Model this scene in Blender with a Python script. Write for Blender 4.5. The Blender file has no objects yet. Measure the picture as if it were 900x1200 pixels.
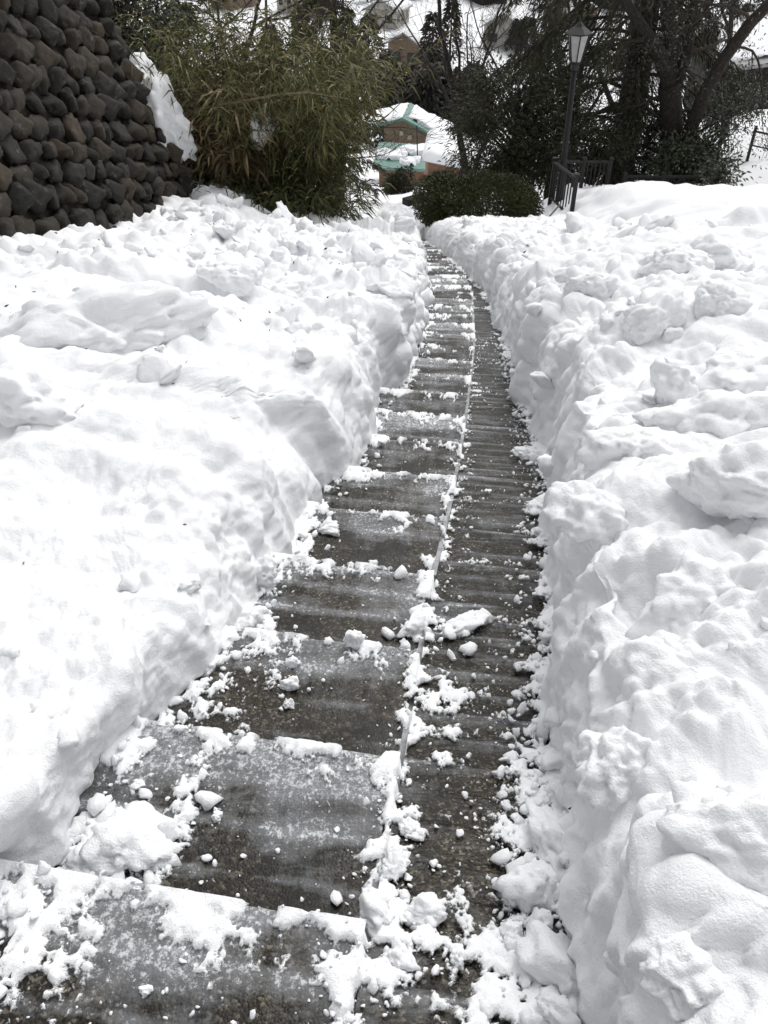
import bpy, bmesh, math, random
import numpy as np
from mathutils import Vector, Matrix

R = math.radians
random.seed(7)
scene = bpy.context.scene
COL = scene.collection

# ------------------------------------------------------------------ camera
PITCH = 40.0
CAMZ = 1.5
FPX = 970.0                      # focal length in pixels of a 900 x 1200 frame
cam_data = bpy.data.cameras.new('camera')
cam_data.sensor_fit = 'VERTICAL'
cam_data.sensor_height = 24.0
cam_data.lens = 24.0 * FPX / 1200.0
cam_data.clip_start = 0.05
cam_data.clip_end = 6000
cam = bpy.data.objects.new('camera', cam_data)
cam.location = (0, 0, CAMZ)
cam.rotation_euler = (R(90 - PITCH), 0, 0)
COL.objects.link(cam)
scene.camera = cam

# ------------------------------------------------------------------ overcast sky, soft sun, exposure
SUN_EL, SUN_AZ = 57.0, 28.0      # azimuth measured from +Y towards +X
world = bpy.data.worlds.new('World')
scene.world = world
world.use_nodes = True
wn = world.node_tree
wn.nodes.clear()
w_out = wn.nodes.new('ShaderNodeOutputWorld')
w_bg = wn.nodes.new('ShaderNodeBackground')
w_sky = wn.nodes.new('ShaderNodeTexSky')
w_sky.sky_type = 'NISHITA'
w_sky.sun_disc = False
w_sky.sun_elevation = R(SUN_EL)
w_sky.sun_rotation = R(SUN_AZ)
w_sky.air_density = 1.0
w_sky.dust_density = 4.0
w_sky.ozone_density = 1.0
w_hsv = wn.nodes.new('ShaderNodeHueSaturation')
w_hsv.inputs['Saturation'].default_value = 0.12     # cloud cover: nearly grey light
w_hsv.inputs['Value'].default_value = 1.0
wn.links.new(w_sky.outputs['Color'], w_hsv.inputs['Color'])
wn.links.new(w_hsv.outputs['Color'], w_bg.inputs['Color'])
w_bg.inputs['Strength'].default_value = 0.13
wn.links.new(w_bg.outputs['Background'], w_out.inputs['Surface'])

sun_data = bpy.data.lights.new('sun', 'SUN')
sun_data.energy = 1.25
sun_data.angle = R(50)
sun_data.color = (1.0, 0.985, 0.965)
sun = bpy.data.objects.new('sun', sun_data)
_az = R(SUN_AZ)
_sd = Vector((math.sin(_az) * math.cos(R(SUN_EL)), math.cos(_az) * math.cos(R(SUN_EL)), math.sin(R(SUN_EL))))
sun.rotation_euler = (-_sd).to_track_quat('-Z', 'Y').to_euler()
sun.location = (0, 0, 30)
COL.objects.link(sun)

vs = scene.view_settings
vs.view_transform = 'Standard'
vs.look = 'None'
vs.exposure = 0.15
vs.gamma = 1.0
vs.use_curve_mapping = False
scene.cycles.use_denoising = True
scene.cycles.use_adaptive_sampling = True
scene.cycles.adaptive_threshold = 0.02
scene.cycles.max_bounces = 8
scene.cycles.diffuse_bounces = 5
scene.cycles.glossy_bounces = 3
scene.cycles.transmission_bounces = 3
scene.cycles.transparent_max_bounces = 4
scene.cycles.sample_clamp_indirect = 6.0

# ------------------------------------------------------------------ measuring helpers
_cp, _sp = math.cos(R(PITCH)), math.sin(R(PITCH))
def ray(px, py):
    u = (px - 450.0) / FPX
    v = -(py - 600.0) / FPX
    return Vector((u, v * _sp + _cp, v * _cp - _sp))
def at(px, py, d):
    """point at ground distance d (metres along Y) in the direction of a measured pixel"""
    r = ray(px, py)
    return Vector((0, 0, CAMZ)) + r * (d / r.y)
T = math.tan(R(17.0))             # mean slope of the stairway
def on(px, py, h=0.0):
    """where that direction meets the slope, raised by h"""
    r = ray(px, py)
    return Vector((0, 0, CAMZ)) + r * ((h - CAMZ) / (r.z + T * r.y))

# ------------------------------------------------------------------ numpy noise
def _hash(ix, iy, iz, seed):
    h = (ix.astype(np.uint32) * np.uint32(374761393) + iy.astype(np.uint32) * np.uint32(668265263)
         + iz.astype(np.uint32) * np.uint32(2246822519) + np.uint32((seed * 3266489917) & 0xffffffff))
    h = (h ^ (h >> np.uint32(13))) * np.uint32(1274126177)
    h = (h ^ (h >> np.uint32(16))) * np.uint32(2654435761)
    return h ^ (h >> np.uint32(15))
def _u01(h):
    return (h & np.uint32(0xffffff)).astype(np.float32) / np.float32(16777216.0)
def gnoise(p, seed=0):
    p = np.asarray(p, dtype=np.float32)
    i = np.floor(p).astype(np.int64)
    f = p - i
    w = f * f * f * (f * (f * 6 - 15) + 10)
    out = np.zeros(len(p), np.float32)
    for dx in (0, 1):
        for dy in (0, 1):
            for dz in (0, 1):
                h = _hash(i[:, 0] + dx, i[:, 1] + dy, i[:, 2] + dz, seed)
                gx = _u01(h) * 2 - 1
                gy = _u01(h * np.uint32(747796405) + np.uint32(17)) * 2 - 1
                gz = _u01(h * np.uint32(2891336453) + np.uint32(91)) * 2 - 1
                wt = ((w[:, 0] if dx else 1 - w[:, 0]) * (w[:, 1] if dy else 1 - w[:, 1]) * (w[:, 2] if dz else 1 - w[:, 2]))
                out += wt * (gx * (f[:, 0] - dx) + gy * (f[:, 1] - dy) + gz * (f[:, 2] - dz))
    return out
def fbm(p, octs=4, seed=0, gain=0.5, lac=2.03):
    p = np.asarray(p, dtype=np.float32)
    a, s = 1.0, np.zeros(len(p), np.float32)
    for k in range(octs):
        s += a * gnoise(p, seed + k * 13)
        p = p * lac + 11.3
        a *= gain
    return s * 1.6
def clods(p, scale, seed, dens=0.8):
    """union of rounded lumps, 0..1"""
    q = np.asarray(p, np.float32) / scale
    i = np.floor(q).astype(np.int64)
    out = np.zeros(len(q), np.float32)
    for dx in (-1, 0, 1):
        for dy in (-1, 0, 1):
            for dz in (-1, 0, 1):
                h = _hash(i[:, 0] + dx, i[:, 1] + dy, i[:, 2] + dz, seed)
                cx = i[:, 0] + dx + _u01(h)
                cy = i[:, 1] + dy + _u01(h * np.uint32(747796405) + np.uint32(5))
                cz = i[:, 2] + dz + _u01(h * np.uint32(2891336453) + np.uint32(9))
                a = _u01(h * np.uint32(277803737) + np.uint32(3))
                d2 = (q[:, 0] - cx) ** 2 + (q[:, 1] - cy) ** 2 + (q[:, 2] - cz) ** 2
                r = 0.55 + 0.4 * a
                x_ = np.maximum(0, 1 - d2 / (r * r))
                v = x_ * (1.7 - 0.7 * x_) * (0.45 + 0.55 * a) * (a > 1 - dens)
                out = np.maximum(out, v)
    return out
def facets(p, scale, seed, tilt=0.5):
    """broken-block relief: every cell is a tilted plane at its own height"""
    q = np.asarray(p, np.float32) / scale
    i = np.floor(q).astype(np.int64)
    best = np.full(len(q), 1e9, np.float32)
    out = np.zeros(len(q), np.float32)
    for dx in (-1, 0, 1):
        for dy in (-1, 0, 1):
            for dz in (-1, 0, 1):
                h = _hash(i[:, 0] + dx, i[:, 1] + dy, i[:, 2] + dz, seed)
                a = _u01(h); b = _u01(h * np.uint32(747796405) + np.uint32(5)); c = _u01(h * np.uint32(2891336453) + np.uint32(9))
                ex = q[:, 0] - (i[:, 0] + dx + a); ey = q[:, 1] - (i[:, 1] + dy + b); ez = q[:, 2] - (i[:, 2] + dz + c)
                d2 = ex * ex + ey * ey + ez * ez
                v = (a - 0.5) + tilt * ((b - .5) * 2 * ex + (c - .5) * 2 * ey + (a - .5) * 2 * ez)
                m = d2 < best
                best = np.where(m, d2, best)
                out = np.where(m, v, out)
    return out
def sstep(a, b, x):
    t = np.clip((x - a) / (b - a), 0, 1)
    return t * t * (3 - 2 * t)
def smooth_table(pts, lo, hi, width, n=4000):
    """smoothed lookup through measured points"""
    xs = np.linspace(lo, hi, n)
    ys = np.interp(xs, [p[0] for p in pts], [p[1] for p in pts])
    k = max(3, int(width / (hi - lo) * n) | 1)
    pad = np.pad(ys, k // 2, mode='reflect', reflect_type='odd')
    ker = np.hanning(k + 2)[1:-1]
    ys = np.convolve(pad, ker / ker.sum(), mode='valid')
    return lambda x: np.interp(x, xs, ys)

# ------------------------------------------------------------------ mesh and object helpers
def mesh_np(name, verts, faces, smooth=True):
    """verts (n,3) array, faces (m,k) array with k = 3 or 4"""
    me = bpy.data.meshes.new(name)
    verts = np.ascontiguousarray(verts, np.float32)
    faces = np.ascontiguousarray(faces, np.int32)
    m, k = faces.shape
    me.vertices.add(len(verts)); me.vertices.foreach_set('co', verts.ravel())
    me.loops.add(m * k); me.loops.foreach_set('vertex_index', faces.ravel())
    me.polygons.add(m); me.polygons.foreach_set('loop_start', np.arange(0, m * k, k, dtype=np.int32))
    me.polygons.foreach_set('use_smooth', np.full(m, smooth))
    me.update(calc_edges=True)
    me.validate()
    return me
def grid_faces(nr, nc, flip=False):
    a = np.arange(nr * nc).reshape(nr, nc)
    f = np.stack([a[:-1, :-1], a[:-1, 1:], a[1:, 1:], a[1:, :-1]], -1).reshape(-1, 4)
    return f[:, ::-1] if flip else f
def put(name, me, mat=None, parent=None, loc=None, rot=None, scale=None):
    o = bpy.data.objects.new(name, me)
    if mat is not None and me is not None and len(me.materials) == 0:
        me.materials.append(mat)
    COL.objects.link(o)
    if parent is not None: o.parent = parent
    if loc is not None: o.location = loc
    if rot is not None: o.rotation_euler = rot
    if scale is not None: o.scale = scale
    return o
def tag(o, label=None, cat=None, group=None, kind=None):
    if label: o['label'] = label
    if cat: o['category'] = cat
    if group: o['group'] = group
    if kind: o['kind'] = kind
    return o
def thing(name, label, cat, loc=(0, 0, 0), rotz=0.0, group=None):
    o = bpy.data.objects.new(name, None)
    o.empty_display_size = 0.2
    COL.objects.link(o)
    o.location = loc
    o.rotation_euler = (0, 0, rotz)
    return tag(o, label, cat, group)
class MB:
    """collects simple solids for ONE mesh"""
    def __init__(s): s.v, s.f = [], []
    def box(s, c, size, rotz=0.0, m=None):
        M = m or (Matrix.Translation(c) @ Matrix.Rotation(rotz, 4, 'Z'))
        b = len(s.v)
        for x in (-.5, .5):
            for y in (-.5, .5):
                for z in (-.5, .5):
                    s.v.append(M @ Vector((x * size[0], y * size[1], z * size[2])))
        s.f += [tuple(b + i for i in q) for q in ((0, 1, 3, 2), (4, 6, 7, 5), (0, 4, 5, 1), (2, 3, 7, 6), (0, 2, 6, 4), (1, 5, 7, 3))]
        return s
    def bar(s, a, b, w, h=None):
        a, b = Vector(a), Vector(b)
        d = b - a
        q = d.to_track_quat('Y', 'Z')
        return s.box(None, (w, d.length, h or w), m=Matrix.Translation((a + b) / 2) @ q.to_matrix().to_4x4())
    def tube(s, pts, rad, n=8, cap=True):
        pts = [Vector(p) for p in pts]
        base = len(s.v)
        ref = None
        for i, p in enumerate(pts):
            t = (pts[min(i + 1, len(pts) - 1)] - pts[max(i - 1, 0)])
            if t.length < 1e-9: t = Vector((0, 0, 1))
            t.normalize()
            if ref is None:
                ref = t.orthogonal().normalized()
            ref = (ref - t * ref.dot(t))
            ref = ref.normalized() if ref.length > 1e-6 else t.orthogonal().normalized()
            bi = t.cross(ref)
            r = rad[i] if hasattr(rad, '__len__') else rad
            for k in range(n):
                a = 2 * math.pi * k / n
                s.v.append(p + ref * (r * math.cos(a)) + bi * (r * math.sin(a)))
        for i in range(len(pts) - 1):
            for k in range(n):
                a = base + i * n + k; b = base + i * n + (k + 1) % n
                s.f.append((a, b, b + n, a + n))
        if cap:
            s.f.append(tuple(base + k for k in reversed(range(n))))
            e = base + (len(pts) - 1) * n
            s.f.append(tuple(e + k for k in range(n)))
        return s
    def poly_prism(s, pts, ext):
        """closed solid from a planar outline and an extrusion vector"""
        b = len(s.v); n = len(pts)
        ext = Vector(ext)
        s.v += [Vector(p) for p in pts] + [Vector(p) + ext for p in pts]
        s.f.append(tuple(b + k for k in reversed(range(n))))
        s.f.append(tuple(b + n + k for k in range(n)))
        for k in range(n):
            j = (k + 1) % n
            s.f.append((b + k, b + j, b + n + j, b + n + k))
        return s
    def build(s, name, mat, parent=None, smooth=False, bevel=0.0, loc=None):
        me = bpy.data.meshes.new(name)
        me.from_pydata([tuple(v) for v in s.v], [], s.f)
        bm = bmesh.new(); bm.from_mesh(me)
        bmesh.ops.recalc_face_normals(bm, faces=bm.faces)
        if bevel > 0:
            bmesh.ops.bevel(bm, geom=list(bm.edges), offset=bevel, segments=1, affect='EDGES', clamp_overlap=True)
        bm.to_mesh(me); bm.free()
        if smooth: me.polygons.foreach_set('use_smooth', np.full(len(me.polygons), True))
        return put(name, me, mat, parent, loc)

# ------------------------------------------------------------------ materials
def mat_new(name):
    m = bpy.data.materials.new(name); m.use_nodes = True
    nt = m.node_tree; nt.nodes.clear()
    out = nt.nodes.new('ShaderNodeOutputMaterial'); b = nt.nodes.new('ShaderNodeBsdfPrincipled')
    nt.links.new(b.outputs['BSDF'], out.inputs['Surface'])
    return m, nt, b
def N(nt, typ, **kw):
    n = nt.nodes.new(typ)
    for k, v in kw.items():
        if k in n.inputs: n.inputs[k].default_value = v
        else: setattr(n, k, v)
    return n
def ramp(nt, src, stops):
    r = nt.nodes.new('ShaderNodeValToRGB')
    el = r.color_ramp.elements
    while len(el) < len(stops): el.new(0.5)
    for e, (p, c) in zip(el, stops):
        e.position = p
        e.color = (c, c, c, 1) if not hasattr(c, '__len__') else (*c, 1)
    nt.links.new(src, r.inputs[0])
    return r.outputs[0]
def mixc(nt, fac, a, b, mode='MIX'):
    n = nt.nodes.new('ShaderNodeMix'); n.data_type = 'RGBA'; n.blend_type = mode
    for s, v in ((n.inputs[0], fac), (n.inputs[6], a), (n.inputs[7], b)):
        if hasattr(v, 'is_linked'): nt.links.new(v, s)
        elif hasattr(v, '__len__'): s.default_value = (*v, 1)
        else: s.default_value = v
    return n.outputs[2]
def math_n(nt, op, a, b=None, clamp=False):
    n = nt.nodes.new('ShaderNodeMath'); n.operation = op; n.use_clamp = clamp
    for s, v in ((n.inputs[0], a), (n.inputs[1], b)):
        if v is None: continue
        if hasattr(v, 'is_linked'): nt.links.new(v, s)
        else: s.default_value = v
    return n.outputs[0]
def noise_n(nt, vec, scale, detail=4, rough=0.55):
    n = N(nt, 'ShaderNodeTexNoise', Scale=scale, Detail=detail, Roughness=rough)
    nt.links.new(vec, n.inputs['Vector'])
    return n.outputs[0]
def simple_mat(name, c1, c2, scale=8.0, rough=0.7, bump=0.0, detail=5, metallic=0.0, spec=0.3):
    m, nt, b = mat_new(name)
    pos = N(nt, 'ShaderNodeNewGeometry').outputs['Position']
    f = noise_n(nt, pos, scale, detail, 0.6)
    nt.links.new(ramp(nt, f, [(0.3, c1), (0.7, c2)]), b.inputs['Base Color'])
    b.inputs['Roughness'].default_value = rough
    b.inputs['Metallic'].default_value = metallic
    b.inputs['Specular IOR Level'].default_value = spec
    if bump > 0:
        bp = N(nt, 'ShaderNodeBump', Strength=bump, Distance=0.02)
        nt.links.new(noise_n(nt, pos, scale * 4, 6, 0.65), bp.inputs['Height'])
        nt.links.new(bp.outputs[0], b.inputs['Normal'])
    return m

def make_snow(name, base, dirt, grain=220.0, sss=0.0):
    m, nt, b = mat_new(name)
    pos = N(nt, 'ShaderNodeNewGeometry').outputs['Position']
    wet = ramp(nt, noise_n(nt, pos, 2.2, 5, 0.6), [(0.35, 0.0), (0.75, 1.0)])
    c = mixc(nt, wet, base, tuple(x * 0.965 for x in base))
    d = ramp(nt, noise_n(nt, pos, 1.7, 8, 0.72), [(0.60, 0.0), (0.72, 1.0)])
    d2 = math_n(nt, 'MULTIPLY', d, ramp(nt, noise_n(nt, pos, 60, 2, 0.5), [(0.45, 0.0), (0.7, 1.0)]))
    c = mixc(nt, math_n(nt, 'MULTIPLY', d2, dirt), c, (0.42, 0.36, 0.29))
    nt.links.new(c, b.inputs['Base Color'])
    b.inputs['Roughness'].default_value = 0.62
    b.inputs['Specular IOR Level'].default_value = 0.22
    if sss > 0:
        b.subsurface_method = 'RANDOM_WALK'
        b.inputs['Subsurface Weight'].default_value = sss
        b.inputs['Subsurface Radius'].default_value = (1.0, 1.0, 1.0)
        b.inputs['Subsurface Scale'].default_value = 0.02
    h = math_n(nt, 'ADD', math_n(nt, 'MULTIPLY', noise_n(nt, pos, grain, 3, 0.65), 0.45), noise_n(nt, pos, 40, 6, 0.70))
    bp = N(nt, 'ShaderNodeBump', Strength=0.5, Distance=0.016)
    nt.links.new(h, bp.inputs['Height'])
    nt.links.new(bp.outputs[0], b.inputs['Normal'])
    return m
SNOW = make_snow('snow', (0.915, 0.925, 0.94), 0.35, 240.0, 0.0)
SNOW_FAR = make_snow('snow_far', (0.88, 0.89, 0.91), 0.0, 20)

def make_slush():
    """thin wet snow: where it is only millimetres deep the concrete shows through"""
    m, nt, b = mat_new('packed_slush')
    out = [n for n in nt.nodes if n.type == 'OUTPUT_MATERIAL'][0]
    pos = N(nt, 'ShaderNodeNewGeometry').outputs['Position']
    dep = N(nt, 'ShaderNodeAttribute', attribute_name='depth').outputs['Fac']
    n1 = noise_n(nt, pos, 90, 4, 0.7)
    n2 = noise_n(nt, pos, 260, 2, 0.6)
    d = math_n(nt, 'ADD', dep, math_n(nt, 'MULTIPLY', math_n(nt, 'SUBTRACT', n1, 0.5), 0.024))
    d = math_n(nt, 'ADD', d, math_n(nt, 'MULTIPLY', math_n(nt, 'SUBTRACT', n2, 0.5), 0.012))
    mr = N(nt, 'ShaderNodeMapRange'); mr.interpolation_type = 'SMOOTHSTEP'
    nt.links.new(d, mr.inputs['Value'])
    mr.inputs['From Min'].default_value = 0.0005; mr.inputs['From Max'].default_value = 0.011
    c = mixc(nt, mr.outputs[0], (0.62, 0.64, 0.66), (0.90, 0.91, 0.92))
    nt.links.new(c, b.inputs['Base Color'])
    b.inputs['Roughness'].default_value = 0.5
    bp = N(nt, 'ShaderNodeBump', Strength=0.5, Distance=0.008)
    nt.links.new(math_n(nt, 'ADD', n1, math_n(nt, 'MULTIPLY', n2, 0.5)), bp.inputs['Height'])
    nt.links.new(bp.outputs[0], b.inputs['Normal'])
    tr = N(nt, 'ShaderNodeBsdfTransparent')
    mx = N(nt, 'ShaderNodeMixShader')
    nt.links.new(mr.outputs[0], mx.inputs[0]); nt.links.new(tr.outputs[0], mx.inputs[1]); nt.links.new(b.outputs[0], mx.inputs[2])
    nt.links.new(mx.outputs[0], out.inputs['Surface'])
    return m
SLUSH = make_slush()
def make_concrete(name, ramp_lane):
    m, nt, b = mat_new(name)
    pos = N(nt, 'ShaderNodeNewGeometry').outputs['Position']
    obj = N(nt, 'ShaderNodeTexCoord').outputs['Object']
    sep = N(nt, 'ShaderNodeSeparateXYZ'); nt.links.new(obj, sep.inputs[0])
    # exposed aggregate
    vor = N(nt, 'ShaderNodeTexVoronoi', Scale=160.0); nt.links.new(pos, vor.inputs['Vector'])
    vcol = N(nt, 'ShaderNodeSeparateColor'); nt.links.new(vor.outputs['Color'], vcol.inputs[0])
    peb = ramp(nt, vcol.outputs[0], [(0.0, (0.005, 0.0045, 0.0035)), (0.5, (0.018, 0.0145, 0.0095)), (0.82, (0.055, 0.044, 0.028)), (1.0, (0.17, 0.155, 0.12))])
    stain = noise_n(nt, pos, 3.1, 6, 0.6)
    col = mixc(nt, ramp(nt, stain, [(0.38, 0.0), (0.62, 0.85)]), peb, (0.008, 0.0075, 0.0065))
    # ice film and packed frost, a wear pattern of its own
    per, ph = (0.11, 0.0) if ramp_lane else (0.495, 0.0)
    t = math_n(nt, 'ADD', math_n(nt, 'DIVIDE', sep.outputs['Y'], per), 1.0)         # 0 at the foot, 1 at the front edge
    mp = N(nt, 'ShaderNodeMapping'); nt.links.new(pos, mp.inputs['Vector'])
    mp.inputs['Scale'].default_value = (2.6, 24.0, 3.0) if ramp_lane else (2.6, 8.0, 3.0)
    streak = noise_n(nt, mp.outputs[0], 1.0, 9, 0.68)
    broad = noise_n(nt, pos, 3.0, 5, 0.6)
    mp2 = N(nt, 'ShaderNodeMapping'); nt.links.new(pos, mp2.inputs['Vector'])
    mp2.inputs['Rotation'].default_value = (0, 0, 0.9); mp2.inputs['Scale'].default_value = (30.0, 4.0, 4.0)
    scrape = noise_n(nt, mp2.outputs[0], 1.0, 6, 0.65)
    grit = noise_n(nt, pos, 85, 6, 0.78)
    if ramp_lane:
        tri = ramp(nt, t, [(0.0, 0.05), (0.35, 0.0), (0.62, 0.12), (0.86, 0.24), (1.0, 0.14)])
    else:
        tri = ramp(nt, t, [(0.0, 0.0), (0.30, 0.03), (0.65, 0.18), (0.88, 0.32), (1.0, 0.48)])
        gr_ = math_n(nt, 'FRACT', math_n(nt, 'MULTIPLY', t, 4.0))
        tri = math_n(nt, 'ADD', tri, ramp(nt, gr_, [(0.0, 0.14), (0.14, 0.0), (0.7, 0.0), (1.0, 0.16)]))
    rnd = N(nt, 'ShaderNodeObjectInfo').outputs['Random']
    tri = math_n(nt, 'MULTIPLY', tri, math_n(nt, 'ADD', math_n(nt, 'MULTIPLY', rnd, 1.0), 0.45))
    s = math_n(nt, 'ADD', math_n(nt, 'MULTIPLY', streak, 1.2), math_n(nt, 'MULTIPLY', broad, 0.9))
    s = math_n(nt, 'ADD', s, math_n(nt, 'MULTIPLY', scrape, 0.35))
    s = math_n(nt, 'ADD', s, math_n(nt, 'MULTIPLY', grit, 0.26))
    s = math_n(nt, 'MULTIPLY', math_n(nt, 'ADD', s, tri), 0.5)       # centred near 0.75
    film = ramp(nt, s, [(0.690 if ramp_lane else 0.728, 0.0), (0.80, 0.45), (0.93, 1.0)])
    speck = ramp(nt, math_n(nt, 'ADD', grit, math_n(nt, 'MULTIPLY', film, 0.16)), [(0.63, 0.0), (0.74, 1.0)])
    col = mixc(nt, math_n(nt, 'MULTIPLY', film, 0.85), col, (0.225, 0.230, 0.240))
    col = mixc(nt, math_n(nt, 'MULTIPLY', math_n(nt, 'MULTIPLY', speck, math_n(nt, 'ADD', film, 0.12)), 0.75), col, (0.68, 0.70, 0.72))
    nt.links.new(col, b.inputs['Base Color'])
    rg = ramp(nt, noise_n(nt, pos, 9, 4, 0.6), [(0.40, 0.22), (0.68, 0.55)])
    nt.links.new(rg, b.inputs['Roughness'])
    b.inputs['Specular IOR Level'].default_value = 0.22
    h = math_n(nt, 'ADD', math_n(nt, 'MULTIPLY', vor.outputs['Distance'], -0.35), math_n(nt, 'MULTIPLY', speck, 0.6))
    h = math_n(nt, 'ADD', h, math_n(nt, 'MULTIPLY', noise_n(nt, pos, 30, 5, 0.6), 0.9))
    bp = N(nt, 'ShaderNodeBump', Strength=0.4, Distance=0.005)
    nt.links.new(h, bp.inputs['Height'])
    nt.links.new(bp.outputs[0], b.inputs['Normal'])
    return m
CONCRETE = make_concrete('wet_step_concrete', False)
RAMPCON = make_concrete('wet_ramp_concrete', True)
# ================================================================== THE GROUND
_base_tab = smooth_table([(-400, 60), (-200, 45), (-50, T * 50), (0, 0), (58, -T * 58), (72, -T * 66), (95, -24.5), (150, -27.5),
                          (260, -26.5), (420, -16), (900, 60), (1600, 170), (3000, 300)], -400, 3000, 14.0, 20000)
def base_z(y):
    return np.where(np.asarray(y) < 50, -T * np.asarray(y, dtype=float), _base_tab(y))
def ground_z(x, y):
    z = base_z(y)
    z = z + 3.3 * sstep(4.8, 14, x) * sstep(13, 30, y) * (1 - sstep(55, 80, y))
    z = z + 2.6 * sstep(-5, -14, x) * sstep(8, 14, y) * (1 - sstep(55, 80, y))
    near = (1 - sstep(17.0, 24.0, y)) * (1 - sstep(9, 13, np.abs(x)))
    z = z - 0.55 * near
    pts = np.stack([np.asarray(x) * 0.25, np.asarray(y) * 0.25, np.zeros_like(np.asarray(y, dtype=float))], -1)
    z = z + 0.30 * fbm(pts.reshape(-1, 3), 4, 5).reshape(np.shape(y)) * sstep(15, 26, y)
    return z
def gz(x, y):
    return float(ground_z(np.array([float(x)]), np.array([float(y)]))[0])
def _axis(lim, n, k):
    u = np.linspace(-1, 1, n)
    return np.sinh(u * k) / math.sinh(k) * lim
gx = _axis(1800, 220, 6.5)
gy = np.concatenate([_axis(1, 2, 1)[:0], np.linspace(-120, 12, 60)[:-1], 12 + (np.exp(np.linspace(0, 1, 330) * math.log(2600 / 8)) - 1) * 8])
GX, GY = np.meshgrid(gx, gy)
GZ = ground_z(GX, GY)
ground = put('ground', mesh_np('ground', np.stack([GX, GY, GZ], -1).reshape(-1, 3), grid_faces(len(gy), len(gx))), SNOW_FAR)
tag(ground, kind='structure')

# ================================================================== THE STAIRWAY
_div = [(-3, -0.62), (0.54, -0.065), (0.82, -0.018), (1.37, 0.07), (2.1, 0.17), (3.12, 0.345), (4.39, 0.53), (6.38, 0.79), (9.37, 1.08),
        (12, 1.16), (14, 1.08), (16, 0.86), (20, 0.15), (24, -0.9), (30, -3.0), (34, -4.6)]
cx_tab = smooth_table(_div, -3, 34, 1.2)
def cx(y): return cx_tab(y)
def heading(y):
    return np.arctan((cx_tab(np.asarray(y) + .25) - cx_tab(np.asarray(y) - .25)) / 0.5)
def path_pt(yc, off):
    th = heading(yc)
    return cx(yc) + off * np.cos(th), yc - off * np.sin(th)
TREAD, NOSE0 = 0.495, 0.755
K0, K1 = -6, 50
def nose_y(k): return NOSE0 + TREAD * k
stair = MB()
for i in range(34):
    y0, y1 = -2.6 + i * 0.85, -2.6 + (i + 1) * 0.85
    a = [path_pt(y0, -1.05), path_pt(y0, 0.80), path_pt(y1, 0.80), path_pt(y1, -1.05)]
    top = [Vector((float(p[0]), float(p[1]), float(base_z(p[1])) - 0.30)) for p in a]
    stair.poly_prism(top, (0, 0, -0.15))
stairway = stair.build('stairway', CONCRETE)
tag(stairway, kind='structure')

def step_mesh(seed):
    rng = np.random.default_rng(seed)
    nx, ny = 29, 9
    xs = np.linspace(-1.0, -0.022, nx)
    V, F = [], []
    wob = np.cumsum(rng.normal(0, 0.0016, nx)); wob -= np.linspace(wob[0], wob[-1], nx)
    prof = [(-0.54, -0.05), (-0.54, 0.0), (-0.30, 0.0), (-0.06, 0.001), (-0.018, 0.0), (-0.006, -0.004), (0.0, -0.014), (0.001, -0.09), (-0.012, -0.17), (-0.012, -0.24)]
    P = np.zeros((nx, len(prof), 3))
    for i in range(nx):
        for j, (y, z) in enumerate(prof):
            fr = 1.0 if y > -0.1 else 0.0
            P[i, j] = (xs[i], y + wob[i] * fr + rng.normal(0, .0012) * fr, z + rng.normal(0, .0012) * fr)
    f = grid_faces(nx, len(prof))
    n = len(prof)
    me = bpy.data.meshes.new('step')
    faces = [tuple(int(v) for v in q) for q in f]
    faces += [tuple(range(n)), tuple((nx - 1) * n + j for j in reversed(range(n)))]
    me.from_pydata([tuple(v) for v in P.reshape(-1, 3)], [], faces)
    bm = bmesh.new(); bm.from_mesh(me); bmesh.ops.recalc_face_normals(bm, faces=bm.faces); bm.to_mesh(me); bm.free()
    me.materials.append(CONCRETE)
    return me
STEP_MESH = [step_mesh(s) for s in range(6)]
for k in range(K0, K1):
    y = nose_y(k)
    o = put('step', STEP_MESH[k % 6], None, stairway)
    o.location = (float(cx(y)), y, -T * y)
    o.rotation_euler = (0, 0, -float(heading(y)))
# ribs of the wheel ramp, cast one behind the other
RIB, RAMP_DROP = 0.11, 0.055
rib = MB()
pr = [(-0.118, -0.06), (-0.118, -0.004), (-0.104, -0.005), (-0.06, -0.0035), (-0.026, 0.0), (-0.010, -0.0005), (0.0, -0.003), (0.0, -0.06)]
rib.poly_prism([Vector((-0.001, a, b)) for a, b in pr], (0.70, 0, 0))
rib_o = rib.build('ramp_rib', RAMPCON, stairway)
rib_me = rib_o.data
bpy.data.objects.remove(rib_o)
y = -0.6
while y < 18.0:
    o = put('ramp_rib', rib_me, None, stairway)
    o.location = (float(cx(y)), y, -T * y - RAMP_DROP)
    o.rotation_euler = (-math.atan(T), 0, -float(heading(y)))
    y += RIB * math.cos(math.atan(T))
# thin kerb strip between the steps and the ramp
kerb = MB()
ys = np.arange(-0.9, 18.0, 0.2)
for a, b in zip(ys[:-1], ys[1:]):
    q = [path_pt(a, -0.021), path_pt(a, -0.003), path_pt(b, -0.003), path_pt(b, -0.021)]
    kerb.poly_prism([Vector((float(p[0]), float(p[1]), -T * float(p[1]) - (0.047 if a > 2.2 else 0.085))) for p in q], (0, 0, -0.24))
KERBMAT = simple_mat('icy_kerb', (0.12, 0.12, 0.12), (0.5, 0.51, 0.53), 14, 0.5, 0.3)
kerb.build('divider_kerb', KERBMAT, stairway)

def surf_z(yc, off, Y):
    k = np.ceil((yc - NOSE0) / TREAD)
    step = -T * (NOSE0 + TREAD * k)
    return np.where(off < 0, step, -T * Y - RAMP_DROP)

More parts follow.
